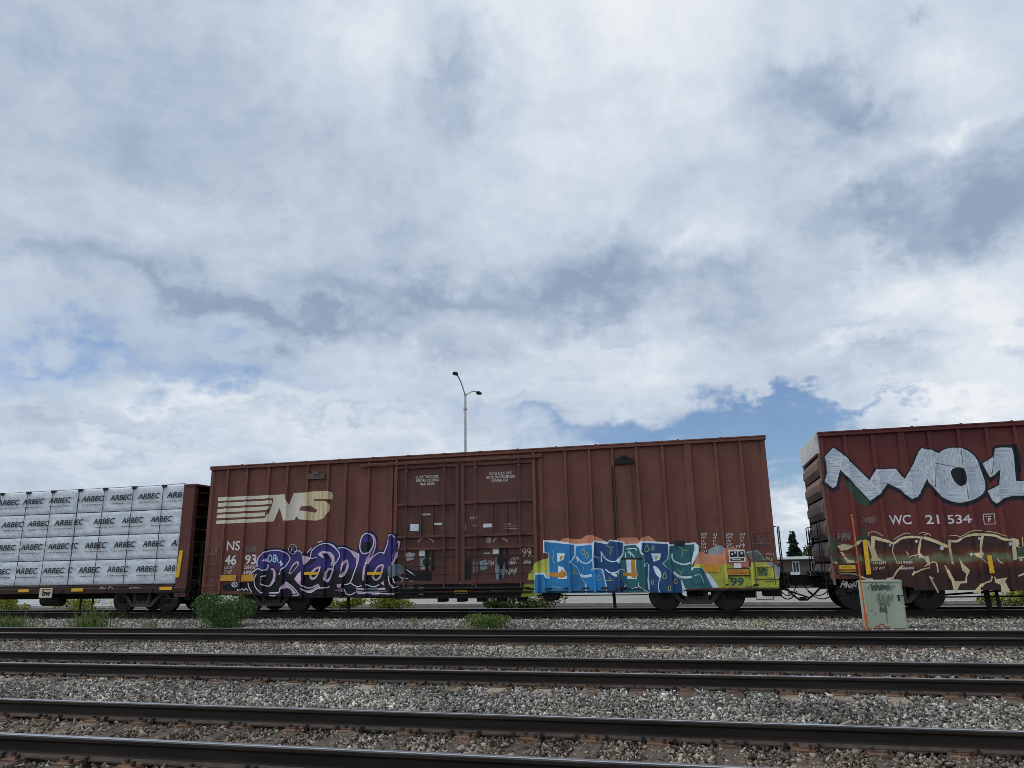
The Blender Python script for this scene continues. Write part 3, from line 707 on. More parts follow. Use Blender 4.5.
def box_px(mb, x0, y0, x1, y1, d0, d1, Y=YC, bev=0):
    a = at(x0, (y0+y1)/2, Y); b = at(x1, (y0+y1)/2, Y); zt = at((x0+x1)/2, y0, Y).z; zb = at((x0+x1)/2, y1, Y).z
    if bev: mb.bevbox(a.x, b.x, Y-d1, Y-d0, zb, zt, bev)
    else: mb.box(a.x, b.x, Y-d1, Y-d0, zb, zt)
    return a.x, b.x, zb, zt
# >>> CARS
# ------------------------------------------------------------------ brown boxcar in the middle
BX0, BX1, BZ0, BZ1 = -16.47, 2.13, .64, 4.97
box = thing('boxcar', (-7.17, TRACKC, 0), 'brown boxcar mid train with purple and blue graffiti and a cream striped logo', 'boxcar', 'freight cars coupled in the train')
rx = xs_at([230, 249, 270.6, 289, 309, 329.6, 347, 370], 466)+xs_at([565, 589, 612, 636, 662, 715, 740], 446)
wide = xs_at([687], 446)[0]
dL, dM, dR = at(394, 520, YC).x, at(461, 520, YC).x, at(538, 520, YC).x
ribs = [(x, .037, .044, .085) for x in rx]+[(wide, .10, .12, .075), (dL-.10, .05, .07, .06), (dR+.12, .06, .085, .06), (BX0+.07, .06, .09, .045), (BX1-.07, .06, .09, .045)]
SB = Side(YC, ribs, [(dL+.02, dR-.02, .025), (dL+.03, dL+.13, .108), (dR-.13, dR-.03, .108)])
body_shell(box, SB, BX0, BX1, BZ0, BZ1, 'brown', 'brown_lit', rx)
corrugated_end(box, BX1-.02, 1, YC, YC+3.2, BZ0, BZ1-.15, 'brown', dep=.03); corrugated_end(box, BX0, -1, YC, YC+3.2, BZ0, BZ1-.15, 'brown', dep=.03)
# sills and tie bars
s = MB(); s.bevbox(BX0+.05, dL-.2, YC-.012, YC+.12, BZ0-.05, BZ0-.002, .01); s.bevbox(dR+.2, BX1-.05, YC-.012, YC+.12, BZ0-.05, BZ0-.002, .01)
s.build('side_sill', 'under', box)
s = MB(); s.bevbox(BX0+.3, BX1-.3, TRACKC-.33, TRACKC+.33, .52, .93, .02); s.build('center_sill', 'under', box)
s = MB()
a = at(386, 591, YC); b = at(534, 591, YC)
s.box(a.x, b.x, YC-.018, YC+.10, .52, .66); s.bevbox(a.x+.3, b.x-.3, YC-.02, YC+.05, .44, .518, .01)
s.build('door_sill', 'under', box)
s = MB(); s.box(at(398, 585, YC).x, at(531, 585, YC).x, YC-.0272, YC-.026, .665, .855); s.build('threshold_plate', 'under', box)
# doors
def plug_door(x0, x1, hw, mirrored):
    w = MB(); z0, z1 = .86, 4.62
    w.box(x0+.03, x1-.03, YC-.0268, YC-.0255, z0, z1)
    d = w.build('door', 'door', box)
    f = MB(); F0, F1 = YC-.105, YC-.027
    f.bevbox(x0+.03, x0+.13, F0, F1, z0, z1, .008); f.bevbox(x1-.13, x1-.03, F0, F1, z0, z1, .008)
    for z, hh in ((z1-.05, .05), (3.36, .045), (2.33, .035), (1.95, .03), (z0+.06, .05)):
        f.bevbox(x0+.132, x1-.132, F0+.005, F1, z-hh, z+hh, .008)
    for xx in (x0+(x1-x0)*.42, x0+(x1-x0)*.60): f.bevbox(xx-.02, xx+.02, F0+.03, F1, 2.37, 3.31, .006)
    f.build('door_frame', 'door', d)
    for fr in (.20, .78):
        bx_ = MB(); xx = x0+(x1-x0)*fr; bx_.tube([(xx, YC-.135, z0-.1), (xx, YC-.135, z1+.12)], .026, 10)
        for z in (1.2, 1.97, 2.35, 3.37, 4.45): bx_.bevbox(xx-.055, xx+.055, YC-.155, YC-.106, z-.035, z+.035, .008)
        bx_.build('locking_bar', 'door', d, True)
    p = MB(); xm = x0+(x1-x0)*.52
    p.bevbox(xm-.05, xm+.05, YC-.06, YC-.0245, 1.30, 1.92, .01); p.bevbox(xm+.16, xm+.22, YC-.06, YC-.0245, 1.30, 1.92, .01); p.tube([(xm, YC-.07, 1.5), (xm, YC-.13, 1.5), (xm-.02, YC-.14, 1.02)], .02, 8)
    p.lathe_y(xm, 1.55, [(.05, YC-.10), (.13, YC-.095), (.13, YC-.08), (.05, YC-.06)], 20)
    p.build('door_gear', 'under', d)
    for zz in (1.18, 1.42, 1.70):
        q = MB(); q.tube([(x0+.2, YC-.03, zz), (x0+.2, YC-.17, zz), (x1-.2, YC-.17, zz), (x1-.2, YC-.03, zz)], .011, 6); q.build('handhold', 'under', d)
    return d
plug_door(dL, dM-.02, .1, False); plug_door(dM+.02, dR, .1, True)
t = MB(); t.bevbox(dL-1.2, dR+.2, YC-.15, YC-.106, 4.66, 4.76, .01); t.build('door_track', 'door', box)
t = MB(); t.bevbox(at(400, 585, YC).x, at(530, 585, YC).x, YC-.17, YC-.06, .72, .77, .01); t.bevbox(at(396, 585, YC).x, at(533, 585, YC).x, YC-.14, YC-.06, .60, .64, .01); t.build('door_track', 'under', box)
# placard boards, stained panels
t = MB(); box_px(t, 309, 474.5, 326, 479.5, .076, .105, bev=.01); box_px(t, 314, 472, 320, 474.3, .076, .13); t.build('placard_board', 'under_rust', box)
t = MB(); box_px(t, 615, 458.5, 634, 464.5, .076, .105, bev=.01); box_px(t, 620, 456, 628, 458.3, .076, .13); t.build('placard_board', 'under', box)
t = MB(); box_px(t, 616.5, 466, 633, 537, .004, .024); t.build('side_panel', 'brown_panel', box, label='stained dark brown side panel below a placard board')
t = MB(); box_px(t, 613.4, 466, 615.2, 540, .076, .095); t.build('seal_strip', 'under', box)
ladder(box, BX0+.12, BX0+.55, YC, .75, 2.1, 4); ladder(box, BX1-.62, BX1-.12, YC, .75, 2.35, 5)
end_ladder(box, BX1, 1, YC+.03, YC+.45, .75, 2.35, 5); end_ladder(box, BX0, -1, YC+.03, YC+.45, .75, 2.35, 5)
for x in (BX0+.15, BX1-.65):
    t = MB(); t.tube([(x, YC+.02, .66), (x, YC-.02, .36), (x+.45, YC-.02, .36), (x+.45, YC+.02, .66)], .016, 6); t.build('sill_step', 'under', box)
make_truck(box, -14.18); make_truck(box, -.16)
coupler(box, BX1+.03, 1); coupler(box, BX0-.03, -1)
# underframe gear
t = MB(); xr = at(548, 596, YC).x; t.tube([(xr, YC+.25, .56), (xr, YC+.95, .56)], .24, 20); t.build('air_reservoir', 'under', box, True)
t = MB()
for p in (348, 614): 
    xx = at(p, 600, YC+.5).x; t = MB(); t.beam((xx, YC+.5, .62), (xx+.03, YC+.5, -.02), .09, .06); t.build('jack_post', 'under', box)
t = MB(); t.tube([(-12.6, YC+.8, .50), (-6.0, YC+.6, .60)], .02, 6); t.tube([(-12.9, YC+1.5, .42), (-1.6, YC+1.5, .45)], .018, 6); t.tube([(1.3, YC+.6, .62), (2.3, YC+.75, .60), (3.0, YC+.8, .35)], .025, 6)
t.build('brake_rod', 'under', box)
t = MB(); t.bevbox(1.0, 1.5, YC+.5, YC+1.1, .38, .62, .02); t.bevbox(1.7, 2.2, YC+.3, YC+.9, .42, .7, .02); t.build('brake_cylinder', 'under', box)
t = MB()
for i, xx in enumerate(np.linspace(at(440, 597, YC).x, at(520, 597, YC).x, 5)): t = MB(); t.bevbox(xx-.12, xx+.12, YC+.1, YC+.5, .33, .52, .02); t.build('door_crank_box', 'under', box)
t = MB(); 
for xx in np.linspace(-5.0, -2.2, 6): t = MB(); t.bevbox(xx-.10, xx+.10, YC-.085, YC-.0605, .68, .73, .006); t.build('jacking_pad', 'under', box)

# lettering and logo
d = Decal(SB, ['cream', 'cream_rust'], 205, 480, 130/1024)
for q in ([(105, 137), (545, 118), (540, 143), (103, 167)], [(102, 182), (528, 160), (524, 190), (101, 212)], [(99, 229), (510, 206), (500, 236), (97, 258)], [(94, 274), (488, 254), (482, 284), (92, 302)], [(90, 320), (490, 300), (480, 330), (86, 347)]): d.poly(q, 'cream')
d.poly([(530, 119), (628, 112), (662, 198), (700, 103), (800, 98), (815, 205), (760, 208), (740, 240), (790, 243), (800, 315), (742, 310), (720, 285), (705, 316), (617, 321), (588, 220), (542, 326), (475, 330), (490, 290), (510, 245), (530, 195), (540, 150)], 'cream')
d.poly([(790, 100), (850, 90), (960, 85), (1000, 98), (1008, 125), (1002, 152), (870, 150), (850, 165), (955, 166), (982, 190), (985, 225), (972, 262), (930, 305), (880, 320), (795, 316), (785, 243), (870, 258), (888, 240), (835, 205), (805, 205)], 'cream_rust')
d.build('logo', box, 'cream striped horse-mane style logo with the letters NS')
d = Decal(SB, ['white', 'sticker'])
d.text('NS', 227, 541, 240, 550.5, 'white', .012); d.text('46', 225, 555, 236.5, 565, 'white', .02); d.text('93', 245, 554.5, 256.5, 564.5, 'white', .02)
d.text('LD LMT', 224.5, 566, 234, 569, 'white', .01); d.text('LT WT', 224, 570.5, 232, 574, 'white', .01); d.text('209700', 244, 565.5, 255.5, 569, 'white', .02); d.text('64900', 243.5, 570.5, 252.5, 574, 'white', .02)
for (b, x0, y0, x1, y1) in (('CLOSE THIS DOOR', 416, 475.5, 439, 478.2), ('BEFORE CLOSING', 416.5, 479, 439.5, 481.7), ('MAIN DOOR', 420.5, 482.7, 435, 485.4),
                            ('CLOSE AND LOCK', 489.5, 472, 512, 474.7), ('BOTH DOORS BEFORE', 487, 475.5, 515.5, 478.3), ('MOVING CAR', 492, 479, 508.5, 481.8)):
    d.text(b, x0, y0, x1, y1, 'white', 0)
for x0, x1, rows in ((701.5, 707, ['EXW', 'EXH', 'IL', 'IW', 'IH', 'CU']), (713, 717, ['10 6', '14 8', '60 9', '9 6']), (726, 733, ['EAVE', 'EXTR', 'W', 'CAPY']), (740.5, 745, ['16 9', '17 0', '9 2', '14'])):
    for i, b in enumerate(rows): d.text(b, x0, 533.2+i*3.35, x1-(.8*i % 2), 535.6+i*3.35, 'white', .012)
d.text('CU FT 7', 727, 545.6, 745, 548, 'white', .012)
d.build('lettering', box, 'white stencilled reporting marks and data')
d = Decal(SB, ['sticker', 'white', 'tagwhite', 'tagcream', 'black', 'tagdim', 'steelgrey'])
for r in ((410.5, 524, 419, 531), (483.5, 523.5, 494, 527.5), (434.5, 522.8, 442, 525), (463.8, 523, 465.8, 531)): d.rect(*r, 'sticker')
for r in ((419.5, 550, 425.2, 556.2), (493, 547.5, 499, 554)): d.rect(*r, 'white')
for r in ((421, 513.5, 431, 515.6), (473.5, 524.8, 477.5, 526), (505, 523.5, 511, 524.8), (505, 525.8, 518, 526.6), (505, 528, 518, 528.9), (484, 552.5, 490, 554)): d.rect(*r, 'tagwhite')
for a0, a1 in ((423, 416), (428.5, 436), (497, 492), (503, 510)):
    yb = 538.5
    d.stroke([(a0 if a0 < 490 else a0-.2, yb), ((a0+a1)/2, yb+1.4), ], 1.0, 'tagwhite', False); d.stroke([((a0+a1)/2, yb+1.6), ((a0*.3+a1*.7), yb+3.8)], .9, 'tagwhite', False)
d.stroke([(489+2*math.cos(a), 540.3+2.4*math.sin(a)) for a in np.linspace(0, 6, 9)], .8, 'tagwhite', closed=True); d.rect(488.2, 539.3, 489.8, 541.3, 'tagwhite')
d.poly([(405.5, 553.5), (409, 552), (413, 553), (416, 554), (413, 557), (416.5, 557.2), (413, 559.8), (407, 561), (406.5, 557.5)], 'tagwhite')
for i, q in enumerate(((470, 515, 478, 520), (511, 556, 520, 562), (505, 567, 518, 574))): d.scribble(*q, 'tagwhite', 8, .55, i)
d.text('99', 522.3, 547.6, 531.6, 557, 'tagcream', 0)
d.disc(532.6, 556.3, .7, 'tagcream'); d.scribble(524, 560, 531, 565, 'tagwhite', 7, .8, 5); d.scribble(485, 559, 494.5, 565, 'tagwhite', 8, .8, 9)
d.scribble(246, 545, 258, 553, 'tagdim', 14, .5, 3); d.scribble(212, 546, 219, 558, 'tagdim', 9, .5, 4); d.scribble(755, 534, 767, 548, 'tagdim', 14, .5, 6); d.scribble(211, 578, 219, 582, 'tagdim', 6, .5, 8)
for i in range(14): d.scribble(244+i*.4, 548+i % 3, 257, 553, 'tagdim', 5, .3, 20+i) if i < 4 else None
d.text('OSI', 766, 553, 774, 558.8, 'tagcream'); d.scribble(766, 557, 773, 561, 'tagcream', 6, .7, 31)
d.poly([(420, 557.5), (431, 557), (432, 566), (428, 570), (421, 569)], 'steelgrey'); d.poly([(480, 561), (487, 560), (488, 569), (481, 570.5)], 'steelgrey'); d.poly([(496, 558), (503, 557), (505.5, 563), (505, 574), (502, 581), (497, 580.5), (495.5, 570)], 'steelgrey'); d.poly([(462, 560), (471, 558), (471.5, 582), (463, 583)], 'black'); d.poly([(500, 575), (503, 574.5), (502.5, 580), (499, 580)], 'black'); d.rect(424, 558.5, 425.3, 568, 'white'); d.rect(421.5, 566.5, 430, 569.5, 'tagwhite'); d.poly([(473, 561), (479, 562), (478, 575), (473, 574)], 'tagdim')
for i, q in enumerate(((486, 562, 495, 567), (508, 560, 517, 565), (506, 568, 518, 575), (524, 560, 532, 564), (466, 582, 475, 585), (456, 582, 462, 584))): d.scribble(*q, 'tagwhite', 9, .7, 200+i)
d.text('REPACKED', 492, 590.6, 506, 592.6, 'tagwhite')
d.build('markings', box, 'small stickers, chalk tags and door notices')
# reflectors
for q, mt in (((222, 575, 237.5, 581), 'amber'), ((243, 574.5, 255.5, 581.3), 'amber'), ((305.3, 571.8, 319, 574.8), 'yellow'), ((368.2, 571.8, 382.5, 575), 'yellow'), ((455, 590, 468, 594), 'amber'), ((704, 564, 720, 572), 'amber')):
    t = MB(); dd = SB.off(at((q[0]+q[2])/2, q[1], YC).x)
    box_px(t, *q, .076 if q[0] != 455 else .057, .084 if q[0] != 455 else .064); t.build('reflector', mt, box)
# left graffiti piece
zA = at(330, 577, YC).z; zB = at(330, 566, YC).z
M['purple'] = spray('purple to black spray fade', stops=[(0, (.014, .013, .016)), (.35, (.022, .019, .03)), (1, (.054, .040, .195))], z=(zA, zB))
M['navy'] = spray('navy black spray', stops=[(0, (.010, .009, .011)), (1, (.022, .016, .07))], z=(zA, at(330, 552, YC).z))
M['pink'] = spray('pink spray', c=(.72, .50, .64)); M['offwhite'] = spray('white spray outline', c=(.78, .72, .84)); M['tagw'] = spray('thin white tag', c=(.45, .42, .42)); M['greyblue'] = spray('grey blue spray', c=(.16, .19, .23)); M['paleblue'] = spray('pale blue spray', c=(.40, .60, .80))
d = Decal(SB, ['navy', 'purple', 'pink', 'offwhite', 'greyblue', 'paleblue', 'black', 'tagw'])
d.poly([(247.8, 582.6), (250.7, 573.8), (256.6, 568), (255.6, 562), (259.2, 554), (266.4, 549), (276, 547.6), (286, 549.5), (292, 547.5), (298.6, 548.4), (303.5, 552.8), (307.4, 553.3), (312.3, 547.5), (319, 542.4), (326, 540.8), (334, 543), (338, 545.6), (342.6, 544.6), (350.4, 547.5), (357, 551.5), (358.6, 545), (361, 536.7), (365.5, 531.3), (373, 531.5), (377.4, 536), (378.2, 544), (377.7, 550.5), (383.2, 550), (387, 537), (389.5, 533), (396, 533), (402.5, 538.5), (401.5, 546), (397.3, 564), (403, 566), (412, 570), (432, 572), (432, 583), (424, 584), (424.6, 594), (412, 597), (400, 596.5), (380, 597), (330, 597.4), (300, 597.6), (262, 596), (252, 593), (247, 588)], 'navy')
d.poly([(222, 586), (228, 583.5), (248, 582), (252, 592), (238, 591), (224, 591.5)], 'navy')
d.frame(240, 525, 100/1024)
for q in ([(180, 400), (190, 330), (260, 280), (370, 262), (470, 288), (512, 345), (455, 435), (400, 480), (330, 420), (290, 470), (200, 440)], [(510, 350), (560, 275), (610, 270), (645, 330), (650, 440), (590, 530), (480, 560), (455, 440)],
          [(725, 330), (770, 248), (860, 207), (940, 215), (1005, 285), (1010, 340), (960, 440), (930, 560), (870, 580), (840, 500), (780, 560), (720, 560), (650, 520), (650, 430), (720, 410), (790, 345)]): d.poly(q, 'purple', True)
d.frame(325, 525, 100/1024)
for q in ([(135, 245), (200, 240), (270, 285), (312, 350), (318, 420), (280, 520), (240, 580), (180, 600), (125, 570), (135, 500), (100, 430), (150, 310)], [(365, 292), (440, 300), (430, 380), (400, 470), (380, 600), (330, 622), (275, 590), (300, 500), (340, 380)],
          [(365, 190), (385, 125), (420, 92), (465, 95), (482, 140), (475, 220), (440, 282), (390, 282), (366, 240)], [(430, 480), (442, 400), (490, 340), (560, 292), (605, 285), (640, 200), (662, 118), (700, 108), (733, 128), (725, 200), (690, 330), (675, 430), (640, 480), (600, 560), (540, 610), (470, 600)]): d.poly(q, 'purple', True)
d.poly([(375, 190), (478, 175), (470, 230), (440, 278), (392, 278), (370, 240)], 'black', True)
d.frame(240, 525, 100/1024)
for q, sm in (([(650, 310), (735, 335), (660, 412)], 0), ([(600, 490), (635, 470), (640, 560), (620, 620), (590, 595), (555, 550)], 0), ([(312, 452), (344, 446), (366, 490), (358, 560), (325, 612), (292, 635), (332, 560), (338, 500)], 1), ([(500, 490), (540, 405), (588, 370), (606, 400), (570, 450), (520, 500)], 1),
              ([(300, 700), (390, 690), (415, 650), (470, 580), (540, 650), (600, 725), (540, 730), (520, 660), (430, 655), (420, 690), (350, 732), (300, 728)], 0), ([(720, 490), (770, 440), (825, 425), (815, 470), (790, 530), (750, 555), (720, 540)], 1),
              ([(800, 300), (850, 265), (920, 285), (965, 335), (972, 390), (935, 420), (925, 350), (880, 300), (865, 340), (820, 320)], 1), ([(890, 450), (945, 440), (960, 455), (915, 570), (880, 575), (870, 540)], 1), ([(620, 640), (680, 660), (760, 620), (800, 610), (820, 640), (740, 680), (680, 690)], 1), ([(150, 300), (160, 330), (150, 360)], 0), ([(232, 370), (290, 330), (300, 380), (262, 372)], 0)): d.poly(q, 'pink', bool(sm))
d.frame(325, 525, 100/1024)
for q, sm in (([(145, 520), (170, 450), (182, 390), (222, 352), (240, 390), (225, 460), (190, 520), (155, 532)], 1), ([(265, 255), (350, 292), (346, 370), (322, 425), (316, 340), (285, 290)], 0), ([(482, 95), (515, 130), (526, 200), (500, 290), (460, 370), (430, 420), (412, 540), (385, 565), (392, 440), (430, 370), (450, 300), (490, 230), (502, 150)], 1),
              ([(480, 530), (510, 460), (550, 412), (600, 405), (592, 480), (570, 540), (520, 570)], 1), ([(745, 155), (777, 168), (745, 330), (712, 410), (680, 432), (690, 340), (730, 260)], 0), ([(110, 660), (190, 650), (190, 680), (100, 675)], 0), ([(310, 640), (410, 650), (400, 680), (320, 690)], 0), ([(540, 650), (610, 640), (640, 680), (540, 680)], 0),
              ([(470, 692), (560, 690), (550, 712), (480, 712)], 0), ([(845, 618), (862, 570), (902, 570), (922, 615)], 0), ([(770, 662), (820, 642), (915, 640), (880, 668)], 0), ([(960, 640), (1020, 640), (1020, 665), (960, 668)], 0), ([(970, 590), (1020, 588), (1020, 612), (980, 615)], 0), ([(120, 610), (180, 600), (170, 640), (130, 640)], 0), ([(570, 600), (600, 570), (610, 620)], 0), ([(960, 690), (1015, 690), (1010, 712), (965, 712)], 0), ([(330, 690), (440, 688), (420, 705), (340, 710)], 0)): d.poly(q, 'pink', bool(sm))
d.poly([(650, 430), (700, 410), (760, 400), (810, 430), (820, 480), (780, 510), (800, 560), (740, 520), (680, 540), (650, 480)], 'greyblue', True)
d.poly([(420, 650), (540, 640), (545, 700), (430, 710)], 'greyblue'); d.poly([(195, 660), (230, 620), (290, 620), (320, 660), (290, 705), (230, 705)], 'black', True)
d.frame(240, 525, 100/1024)
for q in ([(512, 480), (548, 420), (582, 392), (590, 405), (562, 445), (528, 482)], [(742, 498), (778, 458), (806, 446), (800, 478), (778, 520), (750, 536), (738, 525)], [(905, 470), (935, 462), (942, 475), (905, 555), (890, 555), (888, 530)], [(845, 290), (880, 285), (920, 320), (940, 370), (925, 385), (905, 345), (870, 318)], [(445, 665), (480, 645), (525, 670), (530, 722), (450, 722)], [(640, 600), (720, 625), (780, 625), (740, 655), (680, 668), (640, 640)]): d.poly(q, 'navy', True)
d.stroke([(660, 335), (720, 345), (790, 330)], 7, 'offwhite'); d.stroke([(480, 560), (560, 660), (640, 730)], 14, 'navy'); d.stroke([(290, 455), (335, 470), (330, 500), (335, 520)], 10, 'navy')
d.frame(325, 525, 100/1024)
for q in ([(165, 505), (188, 450), (200, 400), (218, 380), (224, 400), (208, 455), (182, 500)], [(505, 525), (530, 465), (560, 430), (582, 425), (572, 480), (555, 525), (525, 552)], [(495, 150), (512, 190), (500, 250), (470, 330), (462, 320), (488, 235)], [(735, 200), (755, 195), (728, 320), (702, 390), (695, 380), (712, 310)]): d.poly(q, 'purple', True)
for q in ([(100, 665), (330, 662)], [(330, 672), (640, 668)], [(760, 628), (930, 628)], [(760, 676), (1010, 676)]): d.stroke(q, 12, 'navy', False)
d.frame(240, 525, 100/1024); w = 10
for q in ([(180, 430), (178, 370), (210, 310), (270, 275), (370, 258), (470, 282), (515, 345), (470, 420), (430, 462), (400, 510)], [(105, 510), (150, 470), (190, 448), (240, 465), (285, 445), (290, 400)], [(85, 590), (95, 640), (125, 690)], [(170, 500), (150, 560), (155, 620), (190, 670), (240, 695)], [(270, 518), (225, 535), (220, 590), (260, 620), (315, 620), (362, 560)],
          [(560, 275), (610, 265), (650, 310)], [(725, 325), (740, 262), (800, 212), (870, 190), (950, 205), (1010, 270)], [(690, 285), (735, 235)], [(800, 180), (850, 165)], [(620, 600), (680, 640), (740, 640), (810, 605)], [(680, 680), (730, 690), (800, 650), (900, 640), (920, 625)], [(470, 580), (550, 640), (610, 720)], [(720, 500), (725, 545), (760, 553), (800, 510), (825, 430)], [(870, 540), (885, 575), (915, 570), (960, 450)], [(300, 695), (400, 690)]): d.stroke(q, w, 'offwhite')
d.frame(325, 525, 100/1024)
for q in ([(0, 188), (60, 200), (120, 250), (152, 300), (140, 350), (92, 420), (65, 520), (20, 572)], [(0, 285), (50, 280), (95, 330), (70, 400)], [(135, 240), (185, 230), (260, 262), (318, 340)], [(600, 300), (640, 200), (660, 112), (700, 103), (730, 130)], [(612, 288), (560, 282), (490, 332), (440, 400)], [(352, 300), (340, 380), (300, 490), (260, 590), (200, 612)], [(200, 655), (220, 700), (262, 715), (315, 690)], [(260, 590), (330, 630), (380, 620)],
          [(430, 610), (500, 632), (560, 610)], [(660, 520), (670, 590), (700, 640), (760, 625)], [(710, 540), (730, 590), (770, 610), (800, 560)], [(145, 525), (190, 525), (238, 440), (235, 380)], [(400, 690), (650, 705), (760, 700)], [(840, 455), (925, 515)], [(690, 600), (720, 645)], [(780, 540), (860, 550)]): d.stroke(q, w, 'offwhite')
d.stroke([(365, 180), (385, 120), (420, 88), (470, 95), (502, 150), (490, 230), (440, 290), (385, 287), (362, 240)], 12, 'offwhite', closed=True)
d.frame(240, 525, 100/1024)
d.text('08', 290, 300, 382, 385, 'paleblue', .02); d.stroke([(430, 360), (450, 400), (430, 415), (418, 385), (430, 360)], 9, 'offwhite'); d.stroke([(390, 330), (395, 380), (415, 385)], 8, 'paleblue')
d.stroke([(500+45+42*math.cos(a), 248+50*math.sin(a)) for a in np.linspace(0, 5.8, 12)], 7, 'tagw', closed=True); d.text('F', 530, 232, 556, 270, 'tagw')
d.stroke([(120+28*math.cos(a)-170, 610+24*math.sin(a)) for a in np.linspace(0, 5.8, 10)], 9, 'offwhite', closed=True); d.text('B', -70, 598, -38, 624, 'offwhite'); d.scribble(-20, 650, 90, 675, 'offwhite', 9, 8, 4)
d.build('graffiti', box, 'purple black and pink graffiti lettering with white outline')
# right graffiti piece
M['skyblue'] = spray('sky blue spray', c=(.03, .20, .44)); M['midblue'] = spray('mid blue spray', c=(.03, .23, .52)); M['deepblue'] = spray('deep blue spray', c=(.020, .075, .20)); M['teal'] = spray('teal spray', c=(.03, .14, .16))
M['salmon'] = spray('salmon spray', c=(.66, .27, .16)); M['lime'] = spray('lime yellow spray', stops=[(0, (.40, .46, .06)), (.5, (.56, .57, .08)), (1, (.50, .52, .10))], z=(.6, 1.7)); M['ice'] = spray('pale blue white spray', c=(.72, .82, .88)); M['orange'] = spray('orange spray', c=(.55, .24, .03)); M['cloudgrey'] = spray('grey blue dome spray', c=(.30, .33, .36)); M['sage'] = spray('sage grey spray', c=(.13, .17, .14)); M['straw'] = spray('straw yellow line', c=(.40, .44, .20)); M['tealink'] = spray('dark teal marker', c=(.02, .09, .09))
d = Decal(SB, ['skyblue', 'midblue', 'deepblue', 'teal', 'salmon', 'lime', 'ice', 'orange', 'cloudgrey', 'sage', 'straw', 'tealink', 'black', 'white'])
d.poly([(521, 596.5), (523, 590), (524, 584), (528, 579), (529, 573), (533, 570), (534, 564), (541, 560), (549, 558), (550, 578), (538, 580), (536, 596.5)], 'lime')
d.frame(530, 530, 100/1024)
d.poly([(300, 130), (330, 90), (380, 80), (440, 92), (520, 92), (580, 55), (640, 52), (720, 85), (810, 135), (800, 180), (450, 180), (380, 150)], 'salmon')
d.frame(615, 530, 100/1024)
d.poly([(0, 140), (15, 100), (50, 75), (130, 65), (220, 75), (245, 108), (280, 75), (350, 60), (400, 100), (430, 130), (300, 150), (0, 170)], 'salmon')
d.frame(690, 525, 100/1024)
d.poly([(40, 410), (70, 268), (130, 280), (180, 300), (320, 292), (330, 245), (390, 235), (480, 240), (560, 280), (605, 380), (600, 430), (400, 420)], 'salmon')
d.poly([(185, 303), (190, 250), (270, 212), (310, 205), (352, 240), (325, 300)], 'cloudgrey')
d.poly([(20, 440), (50, 402), (140, 402), (310, 406), (385, 400), (540, 445), (620, 430), (625, 380), (780, 380), (860, 420), (890, 500), (912, 560), (905, 640), (200, 640), (100, 500)], 'lime')
d.poly([(770, 380), (850, 380), (890, 430), (922, 432), (918, 545), (893, 540), (870, 460)], 'cloudgrey'); d.poly([(570, 282), (690, 266), (762, 362), (640, 380), (600, 330)], 'sage'); d.stroke([(570, 282), (690, 262), (740, 320), (765, 362)], 14, 'cloudgrey', False)
d.frame(530, 530, 100/1024)
E_ = [(x*1.0+870.4, y) for x, y in ()]
d.poly([(138, 105), (250, 105), (460, 142), (640, 135), (660, 105), (800, 122), (820, 98), (965, 120), (970, 145), (1105, 138), (1130, 118), (1205, 112), (1425, 128), (1425, 148), (1690, 128), (1735, 165), (1725, 240), (1650, 380), (1770, 388), (1835, 445), (1905, 590), (1600, 602), (1605, 680), (1572, 670), (1550, 640), (40, 640), (48, 440), (150, 435), (190, 505), (190, 240), (140, 235)], 'ice')
d.poly([(150, 122), (452, 152), (455, 262), (405, 330), (480, 385), (515, 470), (562, 545), (568, 640), (50, 640), (62, 458), (145, 455), (160, 490), (200, 502), (196, 236), (152, 228)], 'skyblue')
d.poly([(470, 168), (632, 152), (638, 292), (648, 398), (738, 402), (765, 500), (780, 590), (778, 640), (585, 640), (575, 555), (530, 490), (480, 375), (418, 330), (465, 272)], 'midblue')
d.poly([(662, 122), (790, 148), (818, 112), (952, 130), (948, 240), (885, 315), (922, 345), (920, 412), (900, 440), (975, 558), (955, 600), (955, 640), (792, 640), (785, 560), (748, 398), (660, 390), (652, 300)], 'deepblue')
d.poly([(275, 235), (357, 240), (345, 300), (280, 332)], 'ice'); d.poly([(285, 365), (340, 382), (375, 440), (382, 500), (290, 502)], 'ice'); d.poly([(200, 435), (310, 435), (320, 400), (372, 440), (376, 470), (330, 492), (200, 470)], 'orange'); d.poly([(305, 268), (338, 265), (325, 300), (308, 305)], 'orange')
for q, w in (([(480, 270), (490, 330)], 14), ([(485, 280), (530, 330), (590, 340), (640, 300)], 12), ([(520, 460), (560, 475), (635, 462)], 26), ([(730, 220), (733, 330)], 13), ([(735, 230), (770, 290), (830, 322), (885, 318), (925, 275)], 11), ([(770, 402), (830, 440), (905, 425)], 13), ([(840, 445), (892, 470)], 30), ([(735, 400), (765, 500), (783, 590)], 9), ([(655, 265), (710, 290)], 5), ([(640, 420), (640, 400), (740, 400)], 9)): d.stroke(q, w, 'ice', len(q) > 2)
for (x, y) in ((545, 225), (585, 260), (705, 490)): d.stroke([(x, y-34), (x+16, y+6), (x, y+28), (x-16, y+6)], 7, 'straw', closed=True)
for q in ([(240, 210), (245, 260), (230, 300), (260, 345)], [(445, 370), (455, 430), (420, 455)], [(455, 430), (490, 460)], [(548, 375), (552, 420)], [(780, 160), (830, 190), (820, 260)], [(830, 190), (850, 170)], [(780, 520), (860, 512)], [(230, 580), (320, 590)], [(810, 480), (830, 515)]): d.stroke(q, 7, 'straw')
d.frame(615, 530, 100/1024)
